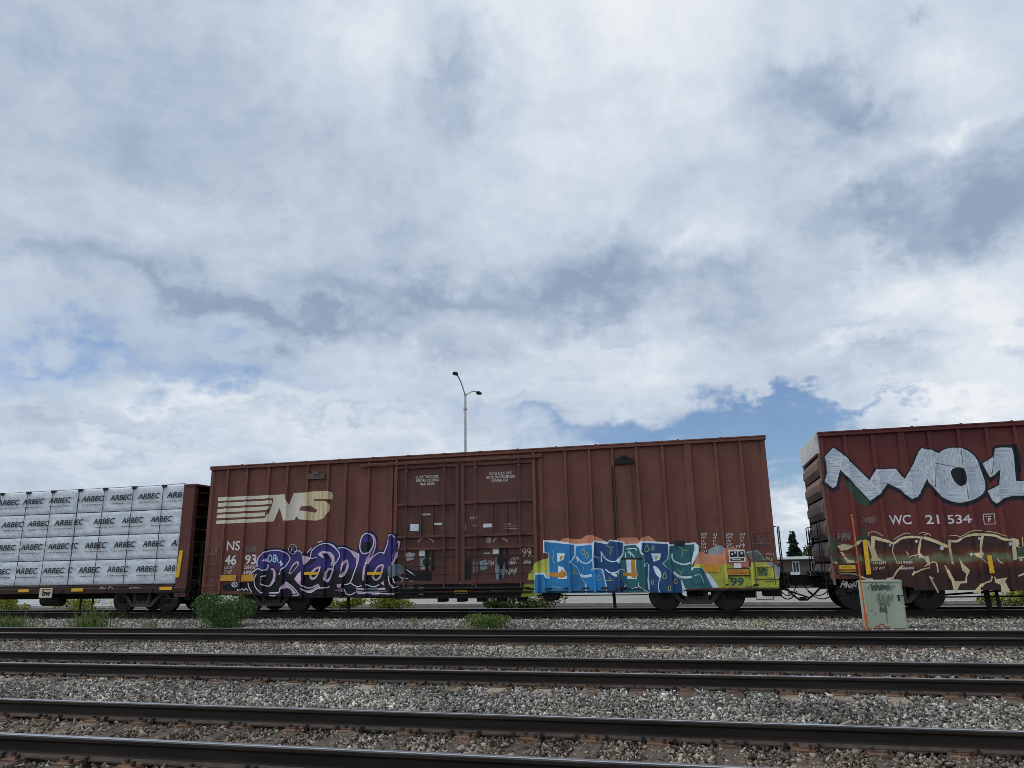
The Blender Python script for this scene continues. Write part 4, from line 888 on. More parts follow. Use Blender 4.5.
d.poly([(90, 162), (212, 152), (245, 190), (262, 245), (298, 262), (300, 322), (338, 352), (342, 460), (332, 500), (345, 640), (78, 640), (115, 560), (32, 480), (52, 400), (52, 315), (88, 245)], 'teal')
d.poly([(278, 132), (542, 142), (545, 240), (530, 300), (480, 342), (560, 410), (610, 465), (678, 515), (695, 640), (362, 640), (350, 500), (352, 350), (305, 322), (300, 250), (272, 220)], 'deepblue')
d.poly([(560, 165), (808, 146), (812, 180), (785, 320), (778, 425), (830, 395), (898, 400), (995, 590), (722, 600), (690, 515), (610, 460), (548, 395), (495, 342), (545, 300)], 'teal')
d.poly([(815, 132), (858, 165), (850, 240), (792, 342), (782, 320), (818, 200)], 'ice')
d.poly([(115, 300), (215, 300), (222, 502), (125, 502)], 'ice'); d.poly([(165, 300), (206, 300), (215, 492), (170, 492)], 'orange'); d.poly([(85, 436), (236, 436), (236, 470), (85, 470)], 'orange'); d.poly([(60, 285), (282, 285), (282, 303), (60, 303)], 'black')
for q in ([(105, 230), (110, 285)], [(130, 230), (150, 225), (160, 260)], [(165, 235), (200, 280)], [(120, 195), (210, 190), (215, 210)]): d.stroke(q, 10, 'ice')
d.poly([(370, 240), (472, 240), (460, 302), (395, 326)], 'ice'); d.poly([(410, 265), (445, 265), (430, 300), (412, 305)], 'straw'); d.poly([(390, 370), (432, 382), (472, 440), (466, 492), (420, 452)], 'ice', True)
for q, w in (([(585, 240), (590, 300), (640, 335), (710, 352), (775, 335)], 15), ([(600, 430), (650, 470), (705, 485), (800, 480)], 24), ([(470, 470), (445, 560), (455, 640)], 9), ([(680, 512), (700, 640)], 10), ([(240, 540), (250, 580), (335, 632)], 7), ([(30, 430), (60, 400), (100, 415)], 6), ([(305, 340), (305, 380)], 12), ([(170, 600), (250, 580)], 5), ([(810, 470), (870, 455), (900, 535)], 7), ([(870, 455), (878, 420)], 6)): d.stroke(q, w, 'ice', len(q) > 2)
d.stroke([(648, 165), (695, 205), (685, 275)], 7, 'straw'); d.stroke([(695, 208), (755, 210)], 6, 'straw'); d.stroke([(640, 405), (680, 440), (672, 465)], 7, 'straw'); d.stroke([(680, 440), (700, 405)], 6, 'straw')
for (x, y, r) in ((325, 190, 40), (388, 185, 24), (510, 470, 38), (622, 525, 30), (385, 535, 26), (558, 598, 30)): d.stroke([(x, y-r), (x+r*.5, y+r*.3), (x, y+r*.8), (x-r*.5, y+r*.3)], 8, 'straw', closed=True)
d.poly([(0, 598), (290, 600), (290, 612), (0, 610)], 'black')
d.frame(690, 525, 100/1024)
d.poly([(140, 450), (205, 505), (300, 640), (235, 640), (190, 560)], 'ice'); d.poly([(10, 480), (40, 440), (120, 440), (145, 560), (120, 605), (40, 605)], 'teal')
d.stroke([(45, 520), (110, 500), (140, 590)], 7, 'ice', False)
d.stroke([(660, 555), (790, 552), (910, 558)], 8, 'tealink', False); d.stroke([(770, 580), (900, 572)], 5, 'tealink', False); d.poly([(355, 605), (400, 605), (380, 625)], 'black'); d.poly([(640, 605), (705, 605), (700, 622), (660, 625)], 'black')
for i in range(5): d.scribble(690, 420+i*18, 800, 470+i*14, 'tealink', 9, 6, 40+i)
d.text('99', 420, 540, 550, 625, 'tealink', .01, .15)
d.stroke([(395, 540), (425, 550), (420, 575)], 10, 'tealink'); d.scribble(560, 620, 690, 638, 'tealink', 8, 7, 77)
d.build('graffiti', box, 'blue and teal block lettering graffiti on lime yellow and salmon')
t = MB(); box_px(t, 728.7, 549.8, 745, 561.8, .076, .084); pl_ = t.build('placard', 'white', box, label='white and black placard')
SP = Side(YC-.084, [])
d = Decal(SP, ['black', 'white'])
for q in ((730, 551.2, 737, 557), (738.6, 551.2, 744.2, 557), (730.3, 558.2, 744, 560.8)): d.rect(*q, 'black')
d.rect(731.5, 553, 733, 555, 'white'); d.rect(734.5, 551.5, 735.5, 553.6, 'white'); d.rect(740.6, 552.4, 742.6, 554.2, 'white'); d.rect(732, 559.2, 741, 559.9, 'white'); d.build('print', pl_)
t = MB(); box_px(t, 734, 563, 741.2, 568, .076, .082); t.build('notice', 'white', box)
t = MB(); box_px(t, 727.2, 568.2, 749.8, 576, .076, .081); lb = t.build('notice', 'black', box, label='orange notice with a black border')
SP2 = Side(YC-.081, []); d = Decal(SP2, ['orange', 'black']); d.rect(728, 569, 749, 575.2, 'orange'); d.text('THIS CAR', 733, 569.9, 743, 571.4, 'black', .01); d.text('EXCESS HEIGHT', 730, 572.4, 747, 574.2, 'black', .01); d.build('print', lb)
t = MB(); box_px(t, 674, 540.5, 685, 545.5, .076, .13, bev=.01); t.build('defect_card_holder', 'black', box)

# ------------------------------------------------------------------ maroon boxcar on the right
RX0, RX1, RZ0, RZ1 = 3.60, 22.1, .62, 4.97
rc = thing('boxcar', (12.8, TRACKC, 0), 'maroon boxcar at the right edge with silver graffiti letters and a corrugated end', 'boxcar', 'freight cars coupled in the train')
rr_ = xs_at([844, 872, 929, 958.6, 987, 1015.5], 440)
rr_ += [rr_[-1]+.80*i for i in range(1, 14)]
wr_ = xs_at([901], 440)[0]
SR = Side(YC, [(x, .042, .05, .07) for x in rr_]+[(wr_, .09, .11, .065), (RX0+.06, .055, .08, .04)])
body_shell(rc, SR, RX0, RX1, RZ0+.26, RZ1, 'maroon', 'maroon', rr_)
t = MB(); xa = at(911, 588, YC).x; xb2 = RX1-1.9
t.prism([(xa, RZ0+.258), (xa+.05, RZ0), (xb2, RZ0), (xb2+.05, RZ0+.258)], 'y', YC+.002, YC+.06); t.build('side_sill', 'maroon', rc)
corrugated_end(rc, RX0, -1, YC, YC+3.2, RZ0+.1, 4.35, 'endbrown', 6); corrugated_end(rc, RX1, 1, YC, YC+3.2, RZ0+.1, RZ1-.15, 'maroon')
t = MB(); t.bevbox(RX0-.10, RX0-.001, YC+.004, YC+3.19, 4.36, RZ1-.045, .01); t.build('end_panel', 'silver_end', rc, label='pale grey top panel of the end wall')
end_ladder(rc, RX0-.1, -1, YC+.05, YC+.5, .75, 2.5, 5); end_ladder(rc, RX0-.1, -1, YC+2.3, YC+2.75, .75, 2.4, 5)
t = MB(); t.tube([(RX0-.1, YC+1.0, .98), (RX0-.42, YC+1.0, .98), (RX0-.42, YC+2.6, .98), (RX0-.1, YC+2.6, .98)], .02, 6); t.box(RX0-.45, RX0-.10, YC+.6, YC+2.7, .955, .975); t.build('end_platform', 'under', rc)
t = MB(); t.lathe_y(RX0-.25, 2.0, [(.05, YC+1.5), (.05, YC+1.56)], 12); t.tube([(RX0-.30+.02*math.sin(a), YC+1.5+.27*math.cos(a), 2.0+.27*math.sin(a)) for a in np.linspace(0, 6.283, 20)], .018, 6); t.beam((RX0-.1, YC+1.5, 2.0), (RX0-.32, YC+1.5, 2.0), .05)
t.build('brake_wheel', 'under', rc)
ladder(rc, RX0+.1, RX0+.55, YC, .95, 2.35, 4, 'maroon')
t = MB(); t.tube([(RX0+.12, YC+.02, .9), (RX0+.12, YC-.02, .38), (RX0+.57, YC-.02, .38), (RX0+.57, YC+.02, .9)], .016, 6); t.build('sill_step', 'under', rc)
make_truck(rc, 5.12); make_truck(rc, 20.0); coupler(rc, RX0-.03, -1)
t = MB(); t.bevbox(RX0+.1, RX1-.3, TRACKC-.33, TRACKC+.33, .55, .95, .02); t.build('center_sill', 'under', rc)
t = MB(); t.tube([(6.4, YC+.9, .40), (9.5, YC+.7, .62), (12, YC+.7, .62)], .03, 6); t.tube([(6.3, YC+1.2, .33), (11, YC+1.2, .36)], .022, 6); t.build('brake_rod', 'under', rc)
t = MB()
for p in (987.5, 997.5): xx = at(p, 600, YC+.6).x; t = MB(); t.beam((xx, YC+.6, .66), (xx+.02, YC+.6, .0), .12 if p < 990 else .07, .07); t.build('jack_post', 'under', rc)
# fill and outlined throw-up low on the side
zb0, zb1 = RZ0, at(900, 530, YC).z
M['fade'] = spray('brown green sprayed fade', stops=[(0, (.05, .022, .018)), (.28, (.055, .02, .017)), (.40, (.13, .032, .02)), (.50, (.17, .20, .10)), (.60, (.12, .035, .02)), (.74, (.05, .022, .018)), (1, (.058, .02, .017))], z=(zb0, zb1))
M['buff'] = spray('buff spray outline', c=(.70, .57, .34), var=.15); M['moss'] = spray('moss green spray', c=(.045, .075, .045)); M['dotwhite'] = spray('white spray dot', c=(.6, .6, .66))
M['silver'] = None
def silverf(t, b):
    n1_ = tnoise(t, 7, 5, .6, (.35, 1, 7)); n2_ = tnoise(t, 1.1, 3)
    n3_ = tnoise(t, 9, 4, .6, (6, 1, .6)); sel = tramp(t, n2_, [(.48, (0, 0, 0)), (.54, (1, 1, 1))])
    st = tmix(t, sel, n1_, n3_)
    t.links.new(tramp(t, st, [(.32, (.22, .25, .31)), (.47, (.50, .54, .58)), (.68, (.70, .74, .77))]), b.inputs['Base Color']); b.inputs['Roughness'].default_value = .45; b.inputs['Metallic'].default_value = .15
M['silver'] = material('streaky silver spray', silverf); M['tarblack'] = spray('black spray shadow', c=(.012, .014, .018))
d = Decal(SR, ['fade', 'moss', 'buff', 'dotwhite', 'tagdim', 'tagwhite'])
d.frame(830, 515, 100/1024)
d.poly([(20, 500), (30, 400), (70, 315), (240, 305), (330, 245), (420, 215), (560, 250), (640, 285), (740, 230), (920, 225), (1024, 245), (1180, 310), (1180, 240), (1330, 240), (1480, 185), (1580, 178), (1760, 235), (1900, 240), (1960, 300), (2300, 300), (2300, 770), (860, 770), (860, 745), (300, 660), (60, 600)], 'fade')
d.poly([(0, 210), (60, 240), (130, 290), (60, 320), (20, 420), (-10, 420)], 'moss'); d.poly([(310, 140), (360, 150), (410, 210), (400, 240), (340, 200)], 'moss'); d.poly([(230, 230), (380, 215), (380, 240), (260, 262)], 'moss'); d.poly([(20, 430), (100, 440), (150, 490), (70, 490), (30, 480)], 'moss')
for q, sm in (([(70, 315), (130, 298), (240, 308), (270, 270), (330, 250), (330, 270), (262, 320), (180, 355), (112, 367)], 0), ([(100, 375), (130, 380), (185, 455), (275, 472), (270, 492), (180, 492)], 0), ([(335, 255), (400, 262), (418, 330), (418, 222), (445, 213), (530, 236), (645, 280), (625, 295), (462, 252), (455, 330), (490, 440), (540, 466), (415, 472), (430, 430), (385, 300)], 0), ([(945, 420), (1010, 420), (1024, 480), (1020, 530), (985, 480)], 0), ([(835, 615), (860, 570), (885, 585), (850, 622)], 0), ([(35, 475), (90, 485), (60, 500)], 0)): d.poly(q, 'buff', bool(sm))
for q, w in (([(590, 262), (650, 290), (720, 246), (800, 226), (920, 230), (1024, 250)], 24), ([(655, 290), (640, 370), (670, 450), (690, 500)], 11), ([(745, 520), (690, 570), (640, 640), (580, 655)], 20), ([(320, 635), (380, 655), (440, 660)], 18), ([(930, 235), (910, 320), (905, 395), (960, 440)], 24), ([(1024, 540), (930, 560), (860, 600)], 12), ([(800, 435), (850, 415), (910, 405)], 9), ([(390, 215), (400, 180), (470, 175), (545, 218)], 7), ([(650, 250), (760, 190), (820, 188)], 7), ([(780, 375), (800, 400), (790, 420)], 10), ([(90, 600), (240, 602), (330, 640)], 14), ([(905, 190), (960, 180), (1024, 200)], 7)): d.stroke(q, w, 'buff')
for q in ([(440, 190), (540, 228), (640, 262)], [(650, 262), (760, 205), (900, 208)], [(270, 245), (390, 225)]): d.stroke(q, 9, 'moss')
for x, y, r in ((610, 310, 14), (877, 270, 16), (915, 430, 12)): d.disc(x, y, r, 'dotwhite')
d.frame(924, 515, 100/904)
for q, sm in (([(205, 225), (240, 225), (242, 290), (270, 450), (245, 440), (215, 320)], 0), ([(790, 205), (850, 220), (862, 262), (830, 292), (842, 400), (805, 412), (795, 290)], 0), ([(440, 350), (530, 330), (540, 352), (520, 400), (480, 380)], 0), ([(180, 450), (200, 460), (270, 598), (390, 598), (388, 615), (330, 620), (290, 700), (265, 700), (240, 600)], 0), ([(315, 390), (360, 450), (416, 500), (388, 560), (388, 600), (370, 598), (380, 530), (345, 500)], 0), ([(440, 702), (510, 620), (600, 590), (610, 545), (622, 560), (606, 606), (540, 622), (512, 660), (512, 702)], 0), ([(635, 550), (652, 580), (752, 565), (732, 600), (782, 700), (700, 700), (690, 630), (640, 610)], 0)): d.poly(q, 'buff')
for q, w in (([(0, 205), (60, 224), (130, 250), (205, 288)], 28), ([(215, 232), (300, 236), (360, 196), (450, 178), (540, 178), (640, 186), (720, 220), (800, 226)], 22), ([(528, 185), (515, 260), (506, 340)], 26), ([(520, 395), (580, 440)], 9), ([(50, 555), (130, 702)], 13), ([(0, 470), (60, 430), (110, 435), (125, 520)], 13), ([(850, 390), (930, 378)], 12), ([(840, 282), (890, 292), (885, 200)], 8), ([(850, 552), (930, 520)], 15), ([(660, 395), (680, 420), (712, 436)], 10), ([(220, 190), (290, 185), (330, 195), (430, 145), (520, 140)], 6), ([(560, 148), (650, 160), (740, 195)], 6), ([(0, 180), (40, 170), (60, 190)], 7), ([(50, 560), (85, 575)], 10)): d.stroke(q, w, 'buff', len(q) > 2)
for q in ([(330, 205), (430, 160), (520, 155)], [(570, 160), (650, 172), (750, 210)], [(60, 190), (130, 225), (200, 258)]): d.stroke(q, 8, 'moss')
d.poly([(842, 300), (904, 280), (904, 360), (850, 370)], 'moss')
for x, y, r in ((160, 300, 20), (495, 212, 16), (775, 260, 18), (425, 355, 14), (875, 405, 12)): d.disc(x, y, r, 'dotwhite')
d.frame(0, 0, 1)
for i in range(4): d.scribble(861+i, 516, 876, 524, 'tagdim', 8, .45, 60+i)
for i in range(4): d.scribble(836+i, 530, 852, 541, 'tagdim', 8, .6, 70+i)
for i in range(3): d.scribble(840, 580+i*2, 858, 588, 'tagwhite', 9, .6, 80+i)
d.build('graffiti', rc, 'buff outlined graffiti letters over a brown and green fade')
d = Decal(SR, ['silver', 'tarblack', 'offwhite', 'moss'])
fW = lambda p: (815+p[0]*120/1024, 430+p[1]*120/1024); fG = lambda p: (920+p[0]*104/1024, 430+p[1]*104/1024)
Wp = [fW(p) for p in [(80, 230), (155, 150), (230, 200), (465, 430), (520, 335), (690, 330), (760, 420), (840, 290), (880, 190), (910, 155), (1000, 175), (1060, 200), (1010, 330), (945, 440), (880, 570), (820, 590), (770, 550), (735, 510), (620, 455), (560, 540), (470, 605), (215, 335), (180, 480), (150, 495), (80, 440), (100, 380), (95, 290)]]
Op = [fG(p) for p in cr([(150, 320), (190, 225), (280, 180), (380, 178), (480, 210), (560, 290), (600, 400), (640, 520), (630, 610), (560, 670), (480, 700), (380, 716), (280, 690), (190, 640), (130, 560), (75, 480)], True, 4)]
Oh = [fG(p) for p in cr([(310, 410), (345, 378), (400, 375), (432, 410), (445, 470), (440, 525), (395, 545), (335, 490)], True, 4)]
Ip = [fG(p) for p in [(615, 330), (720, 260), (735, 180), (800, 172), (905, 175), (925, 260), (935, 400), (945, 500), (1024, 505), (1180, 500), (1250, 520), (1250, 640), (1024, 645), (900, 650), (830, 670), (750, 725), (710, 690), (665, 600), (780, 540), (790, 390), (690, 470), (640, 380)]]
sh = lambda q, dx_, dy_: [(x+dx_, y+dy_) for x, y in q]
for q in (Wp, Op, Ip): d.poly(sh(q, .3, 1.4), 'tarblack', grow=2.6)
d.poly([fG(p) for p in [(735, 150), (940, 140), (985, 260), (985, 480), (930, 500), (900, 180), (740, 185)]], 'tarblack'); d.poly([fW(p) for p in [(240, 420), (330, 470), (470, 620), (440, 650), (390, 640), (300, 540)]], 'moss')
d.poly(Wp, 'silver'); d.poly(Op, 'silver', holes=[Oh]); d.poly(Ip, 'silver'); d.stroke([Oh[i] for i in range(0, len(Oh), 3)], 1.2, 'tarblack', closed=True)
for q in ([(90, 235), (215, 300)], [(230, 205), (215, 335), (430, 500)], [(465, 440), (560, 540)], [(525, 340), (640, 410), (620, 455)], [(690, 340), (640, 410)], [(760, 420), (900, 540)], [(850, 280), (960, 370)], [(770, 550), (890, 540)], [(450, 480), (540, 345)], [(850, 330), (860, 480)]): d.stroke([fW(p) for p in q], .9, 'offwhite', False)
for q in ([(140, 325), (340, 360)], [(395, 185), (410, 330)], [(450, 560), (475, 700)], [(150, 330), (145, 560)], [(735, 180), (700, 430)]): d.stroke([fG(p) for p in q], .45, 'tarblack', False)
d.build('graffiti', rc, 'large silver graffiti letters with a black shadow')
d = Decal(SR, ['white', 'black'])
d.text('WC', 889.3, 515, 910.5, 524.6, 'white', .012); d.text('21', 925.5, 514.8, 939, 524, 'white', .012); d.text('534', 947.3, 514.6, 971, 523.6, 'white', .012)
d.stroke([(983, 514.2), (994.3, 513.9), (995.3, 523.9), (984.3, 524.2)], .8, 'white', False, closed=True); d.rect(985.2, 516, 987, 516.8, 'white'); d.rect(988, 516, 991, 516.8, 'white'); d.text('F', 988, 518, 991, 522, 'white', .02)
for b, q in (('LD LMT', (873, 561.5, 886.5, 564)), ('LT WT', (873.5, 567, 885, 569.6)), ('219600', (898, 561, 912.5, 563.6)), ('66600', (900.5, 566.8, 914, 569.4))): d.text(b, *q, 'white', .012)
d.build('lettering', rc, 'white stencilled reporting marks')
for q in ([(862, 540), (866.2, 539.5), (870.6, 574), (866, 574.8)], [(986, 555.5), (990.3, 555.3), (993.6, 573), (988.8, 573.3)]):
    t = MB(); P3 = [at(*p, YC) for p in q]; t.prism([(p.x, p.z) for p in P3], 'y', YC-.082, YC-.067); t.build('reflector', 'yellow', rc, label='upright yellow reflector strip')
t = MB(); box_px(t, 837.5, 564.2, 856.8, 572.4, .066, .073); lb = t.build('notice', 'black', rc, label='yellow notice with a black border')
SP3 = Side(YC-.073, []); d = Decal(SP3, ['yellow', 'black']); d.rect(838.3, 565, 856, 571.7, 'yellow'); d.text('THIS CAR', 842, 566, 852, 567.8, 'black', .01); d.text('EXCESS HEIGHT', 839.4, 569, 855, 571, 'black', .01); d.build('print', lb)

# ------------------------------------------------------------------ flatcar with wrapped lumber
FX1 = -17.12; FX0 = -38.0
fc = thing('lumber_flatcar', (-27, TRACKC, 0), 'dark flatcar with a tall end bulkhead loaded with white wrapped lumber on the left', 'flatcar', 'freight cars coupled in the train')
ZD = at(129, 584.8, YC).z
t = MB(); t.bevbox(FX0, FX1-.5, YC+.02, YC+3.18, ZD-.10, ZD-.01, .01); t.build('deck', 'flat', fc)
t = MB(); zs = at(100, 593.5, YC).z
t.bevbox(FX0, FX1, YC+.0, YC+.10, zs, ZD-.102, .01); t.bevbox(FX0, FX1, YC+3.1, YC+3.2, zs, ZD-.102, .01); t.bevbox(FX0, FX1, TRACKC-.33, TRACKC+.33, .5, ZD-.102, .02)
for x in np.arange(FX0+.5, FX1-.4, .95): t.bevbox(x-.05, x+.05, YC-.02, YC-.002, zs+.02, ZD-.12, .006)
t.build('side_sill', 'flat', fc)
zt_ = at(190, 486, YC).z
t = MB(); t.bevbox(FX1-.46, FX1-.01, YC+.02, YC+.22, .55, zt_, .012); t.bevbox(FX1-.46, FX1-.01, YC+2.98, YC+3.18, .55, zt_, .012); t.box(FX1-.46, FX1-.42, YC+.222, YC+2.978, ZD, zt_); t.bevbox(FX1-.46, FX1+.06, YC+.0, YC+3.2, zt_+.002, zt_+.07, .01)
t.build('bulkhead', 'bulk', fc)
for k in range(8):
    z = ZD-.1+(zt_-ZD+.1)*(k+.5)/8
    t = MB(); t.bevbox(FX1-.419, FX1+.02, YC+.225, YC+2.975, z-.03, z+.03, .008); t.build('bulkhead_shelf', 'flat', fc)
for yy in (1.0, 1.6, 2.2):
    t = MB(); t.bevbox(FX1-.418, FX1-.10, YC+yy-.05, YC+yy+.05, ZD, zt_, .01); t.build('bulkhead_post', 'flat', fc)
end_ladder(fc, FX1, 1, YC+.05, YC+.42, .7, 2.4, 5, 'under', 'ladder')
t = MB(); P3 = [at(*p, YC) for p in ((179.6, 550.5), (183, 550.3), (178.8, 577.2), (175.4, 577.4))]; t.prism([(p.x, p.z) for p in P3], 'y', YC-.004, YC+.018); t.build('reflector', 'yellow', fc, label='upright yellow reflector strip on the bulkhead')
for q in ((19, 589.3, 29.3, 592.2), (72, 588.3, 83.3, 591.4), (160, 586.7, 172.3, 590)):
    t = MB(); box_px(t, *q, .021, .027); t.build('reflector', 'yellow', fc)
t = MB(); box_px(t, 40.3, 588, 53, 598, .022, .045, bev=.008); sg = t.build('emblem_plate', 'tagcream', fc, label='square pale plate with a black emblem')
SPF = Side(YC-.045, []); d = Decal(SPF, ['black', 'tagcream']); d.rect(41.5, 589, 51.8, 597, 'tagcream'); d.text('bw', 42.4, 590.2, 51, 596, 'black', .06); d.stroke([(42, 589.6), (51.4, 589.3)], .7, 'black', False); d.build('print', sg)
d = Decal(Side(YC, []), ['tagwhite']); d.scribble(100, 586.5, 106, 590, 'tagwhite', 6, .7, 3); d.scribble(108, 586.5, 113, 589, 'tagwhite', 5, .7, 5); d.scribble(128, 587, 142, 588.6, 'tagwhite', 9, .6, 6); d.build('lettering', fc)
t = MB(); t.tube([(at(52, 600, YC+.4).x-.4, YC+.45, .47), (at(52, 600, YC+.4).x+.4, YC+.45, .47)], .21, 16); t.build('air_reservoir', 'under', fc, True)
t = MB()
for p in (81, 93): xx = at(p, 600, YC+.4).x; t = MB(); t.beam((xx, YC+.4, .6), (xx, YC+.4, .12), .05); t.build('brake_rod', 'under', fc)
make_truck(fc, -19.35); make_truck(fc, -36); coupler(fc, FX1+.03, 1)
t = MB(); xs_ = at(172, 600, YC).x; t.tube([(xs_-.3, YC+.02, .7), (xs_-.3, YC-.02, .28), (xs_+.25, YC-.02, .28), (xs_+.25, YC+.02, .7)], .016, 6); t.tube([(xs_-.3, YC-.02, .5), (xs_+.25, YC-.02, .5)], .014, 6); t.build('sill_step', 'under', fc)
t = MB(); t.tube([(-28, YC+.9, .5), (-20.4, YC+.9, .5)], .02, 6); t.build('brake_rod', 'under', fc)
# wrapped lumber packs, four layers in two columns
def wrapmat(t, b):
    n = tnoise(t, 2.4, 4, .55, (1, 1, 1), 1.2); f = tnoise(t, 7, 4, .6, (1, 1, .35), 1.5)
    w = mnode(t, 'ShaderNodeTexWave', wave_type='BANDS', bands_direction='DIAGONAL'); g = mnode(t, 'ShaderNodeNewGeometry'); t.links.new(g.outputs['Position'], w.inputs['Vector'])
    w.inputs['Scale'].default_value = 1.9; w.inputs['Distortion'].default_value = 9; w.inputs['Detail'].default_value = 3; w.inputs['Detail Scale'].default_value = 1.3
    hgt = tmix(t, .5, f, w.outputs['Color'])
    t.links.new(tramp(t, n, [(.3, (.56, .60, .64)), (.7, (.72, .76, .79))]), b.inputs['Base Color']); b.inputs['Roughness'].default_value = .38; b.inputs['Specular IOR Level'].default_value = .5
    tbump(t, b, hgt, .22, .05)
M['wrap'] = material('pale grey plastic lumber wrap', wrapmat)
M['ink'] = plain('dark navy print', (.010, .011, .016), .5, var=.2); M['redink'] = plain('dull red print', (.25, .13, .13), .6, var=.2); M['wood'] = plain('weathered softwood', (.22, .16, .10), .8, var=.3, scale=6, stretch=(.3, 3, 3))
rows_z = [at(129, y, YC).z for y in (584.3, 559.3, 534.6, 511, 488)]
xr_ = FX1-.475; xm_ = at(71.5, 540, YC).x; xl_ = xm_-3.65
LAY = ['bottom', 'second', 'third', 'top']
def lump(mb, x0, x1, y0, y1, z0, z1, seed):
    nx_, nz_ = 46, 12; r = seed*3.7; gap = .022
    def P(i, j, yy, amp):
        x = x0+(x1-x0)*i/nx_; z = z0+(z1-z0)*j/nz_; e = 0 if i in (0, nx_) or j in (0, nz_) else 1
        n_ = mnoise.noise(Vector((x*2.2, z*5+x*1.4, r)))+.5*mnoise.noise(Vector((x*6, z*9-x*2, r+9)))
        return (x, yy+amp*e*n_*.019-(.0 if e else -.02*amp), z+(0 if j in (0,) else (.012*mnoise.noise(Vector((x*3, r, j == nz_))) if j == nz_ else 0)))
    vs = [P(i, j, y0, 1) for j in range(nz_+1) for i in range(nx_+1)]; w_ = nx_+1
    fs = [(j*w_+i, j*w_+i+1, (j+1)*w_+i+1, (j+1)*w_+i) for j in range(nz_) for i in range(nx_)]
    mb.add(vs, fs)
    top = [vs[nz_*w_+i] for i in range(w_)]; bot = [vs[i] for i in range(w_)]
    mb.add(top+[(p[0], y1, p[2]) for p in top], [(i, i+1, w_+i+1, w_+i) for i in range(nx_)])
    mb.add(bot+[(p[0], y1, p[2]) for p in bot], [(i, i+1, w_+i+1, w_+i) for i in range(nx_)])
    for ii in (0, nx_):
        colv = [vs[j*w_+ii] for j in range(nz_+1)]; mb.add(colv+[(p[0], y1, p[2]) for p in colv], [(j, j+1, nz_+2+j, nz_+1+j) for j in range(nz_)])
    mb.face([(x0, y1, z0), (x1, y1, z0), (x1, y1, z1), (x0, y1, z1)])
# centres of the printed words in photo pixels, per layer from the bottom
words = [[(-.2, 571.5), (27, 571), (54, 570.5), (89.5, 569.5), (118, 568.5), (147, 567.5), (175.3, 566.3)],
         [(5.3, 546.8), (32, 546.2), (59, 545.2), (96, 544), (125, 543), (154, 541.8), (182.5, 541)],
         [(13, 523.6), (39, 522.6), (65.5, 521.5), (104.5, 519.5), (133, 517.8), (162, 516.2)],
         [(9, 501.5), (34, 500), (60.5, 498.5), (93, 497.2), (121.5, 495.8), (149.5, 494.2), (178.4, 492.5)]]
half = [(7, 74.2, 70.5), (78, 0), (0, 0)]
for c, (x0, x1, cname) in enumerate(((xm_+.012, xr_, 'right hand'), (xl_, xm_-.012, 'left hand'))):
    for k in range(4):
        z0, z1 = rows_z[k]+.022, rows_z[k+1]-.006
        lb_ = 'white wrapped lumber pack in the %s column, %s' % (cname, {0: 'bottom layer on the flatcar deck', 1: 'second layer from the deck', 2: 'third layer just under the top pack', 3: 'top layer of the load'}[k])
        root = thing('lumber_pack', ((x0+x1)/2, YC+.8, z0), lb_, 'lumber pack', 'wrapped lumber packs on the flatcar')
        w = MB(); lump(w, x0, x1, YC+.035, YC+1.5, z0, z1, c*4+k+1); w.build('wrapping', 'wrap', root, True)
        dd = Decal(Side(YC+.030, []), ['ink', 'redink'], lift=.004, step=.0002)
        any_ = False
        zc = z0+(z1-z0)*.60; hh = (z1-z0)*.125
        for wx, wy in words[k]+([(76.5, 546 if k == 1 else (569.8 if k == 0 else (520.5 if k == 2 else 498)))]):
            X = at(wx, wy, YC).x
            if at(wx-10.8, wy, YC).x > x1-.06 or at(wx+10.8, wy, YC).x < x0+.06 or (c == 0 and X < x0+.2 and wx != 76.5) or (c == 1 and (wx == 76.5 or X > x1)): continue
            hw_ = .375
            part = 'ARBEC'
            ww = (max(x0+.01, at(wx-10.8, wy, YC).x), min(x1-.01, at(wx+10.8, wy, YC).x))
            if wx == 76.5: part = ['C', 'EC', 'IEC', 'A'][k]; ww = (x0+.02, x0+.12+.1*len(part)) if k < 3 else (x0+.02, x0+.15)
            else:
                full = at(wx+10.8, wy, YC).x-at(wx-10.8, wy, YC).x; nl = max(1, round(5*(ww[1]-ww[0])/full))
                part = part[:nl] if ww[1] >= x1-.015 else part[5-nl:]
            any_ = True
            cu = bpy.data.curves.new('lettering', 'FONT'); cu.body = part; cu.offset = .022; cu.shear = .14; cu.resolution_u = 3
            o = bpy.data.objects.new('lettering', cu); me = o.to_mesh(); me.calc_loop_triangles(); cc = [v.co.copy() for v in me.vertices]
            a0 = min(v.x for v in cc); a1 = max(v.x for v in cc); b0 = min(v.y for v in cc); b1 = max(v.y for v in cc)
            dd.tris([(ww[0]+(v.x-a0)/(a1-a0)*(ww[1]-ww[0]), zc-hh+(v.y-b0)/(b1-b0)*2*hh) for v in cc], [tuple(q.vertices) for q in me.loop_triangles], 'ink')
            o.to_mesh_clear(); bpy.data.objects.remove(o); bpy.data.curves.remove(cu)
            r_ = random.Random(k*31+int(wx))
            xx = ww[0]+.05
            while xx < ww[1]-.03:
                l_ = r_.uniform(.02, .05); dd.wrect(xx, zc-hh-.13, xx+l_, zc-hh-.10, 'redink' if r_.random() < .6 else 'ink'); xx += l_+.025
                
        # press the print onto the wavy wrap by keeping it just proud of the deepest bulge
        dd.side.Y = YC-.012
        dd.build('print', root)
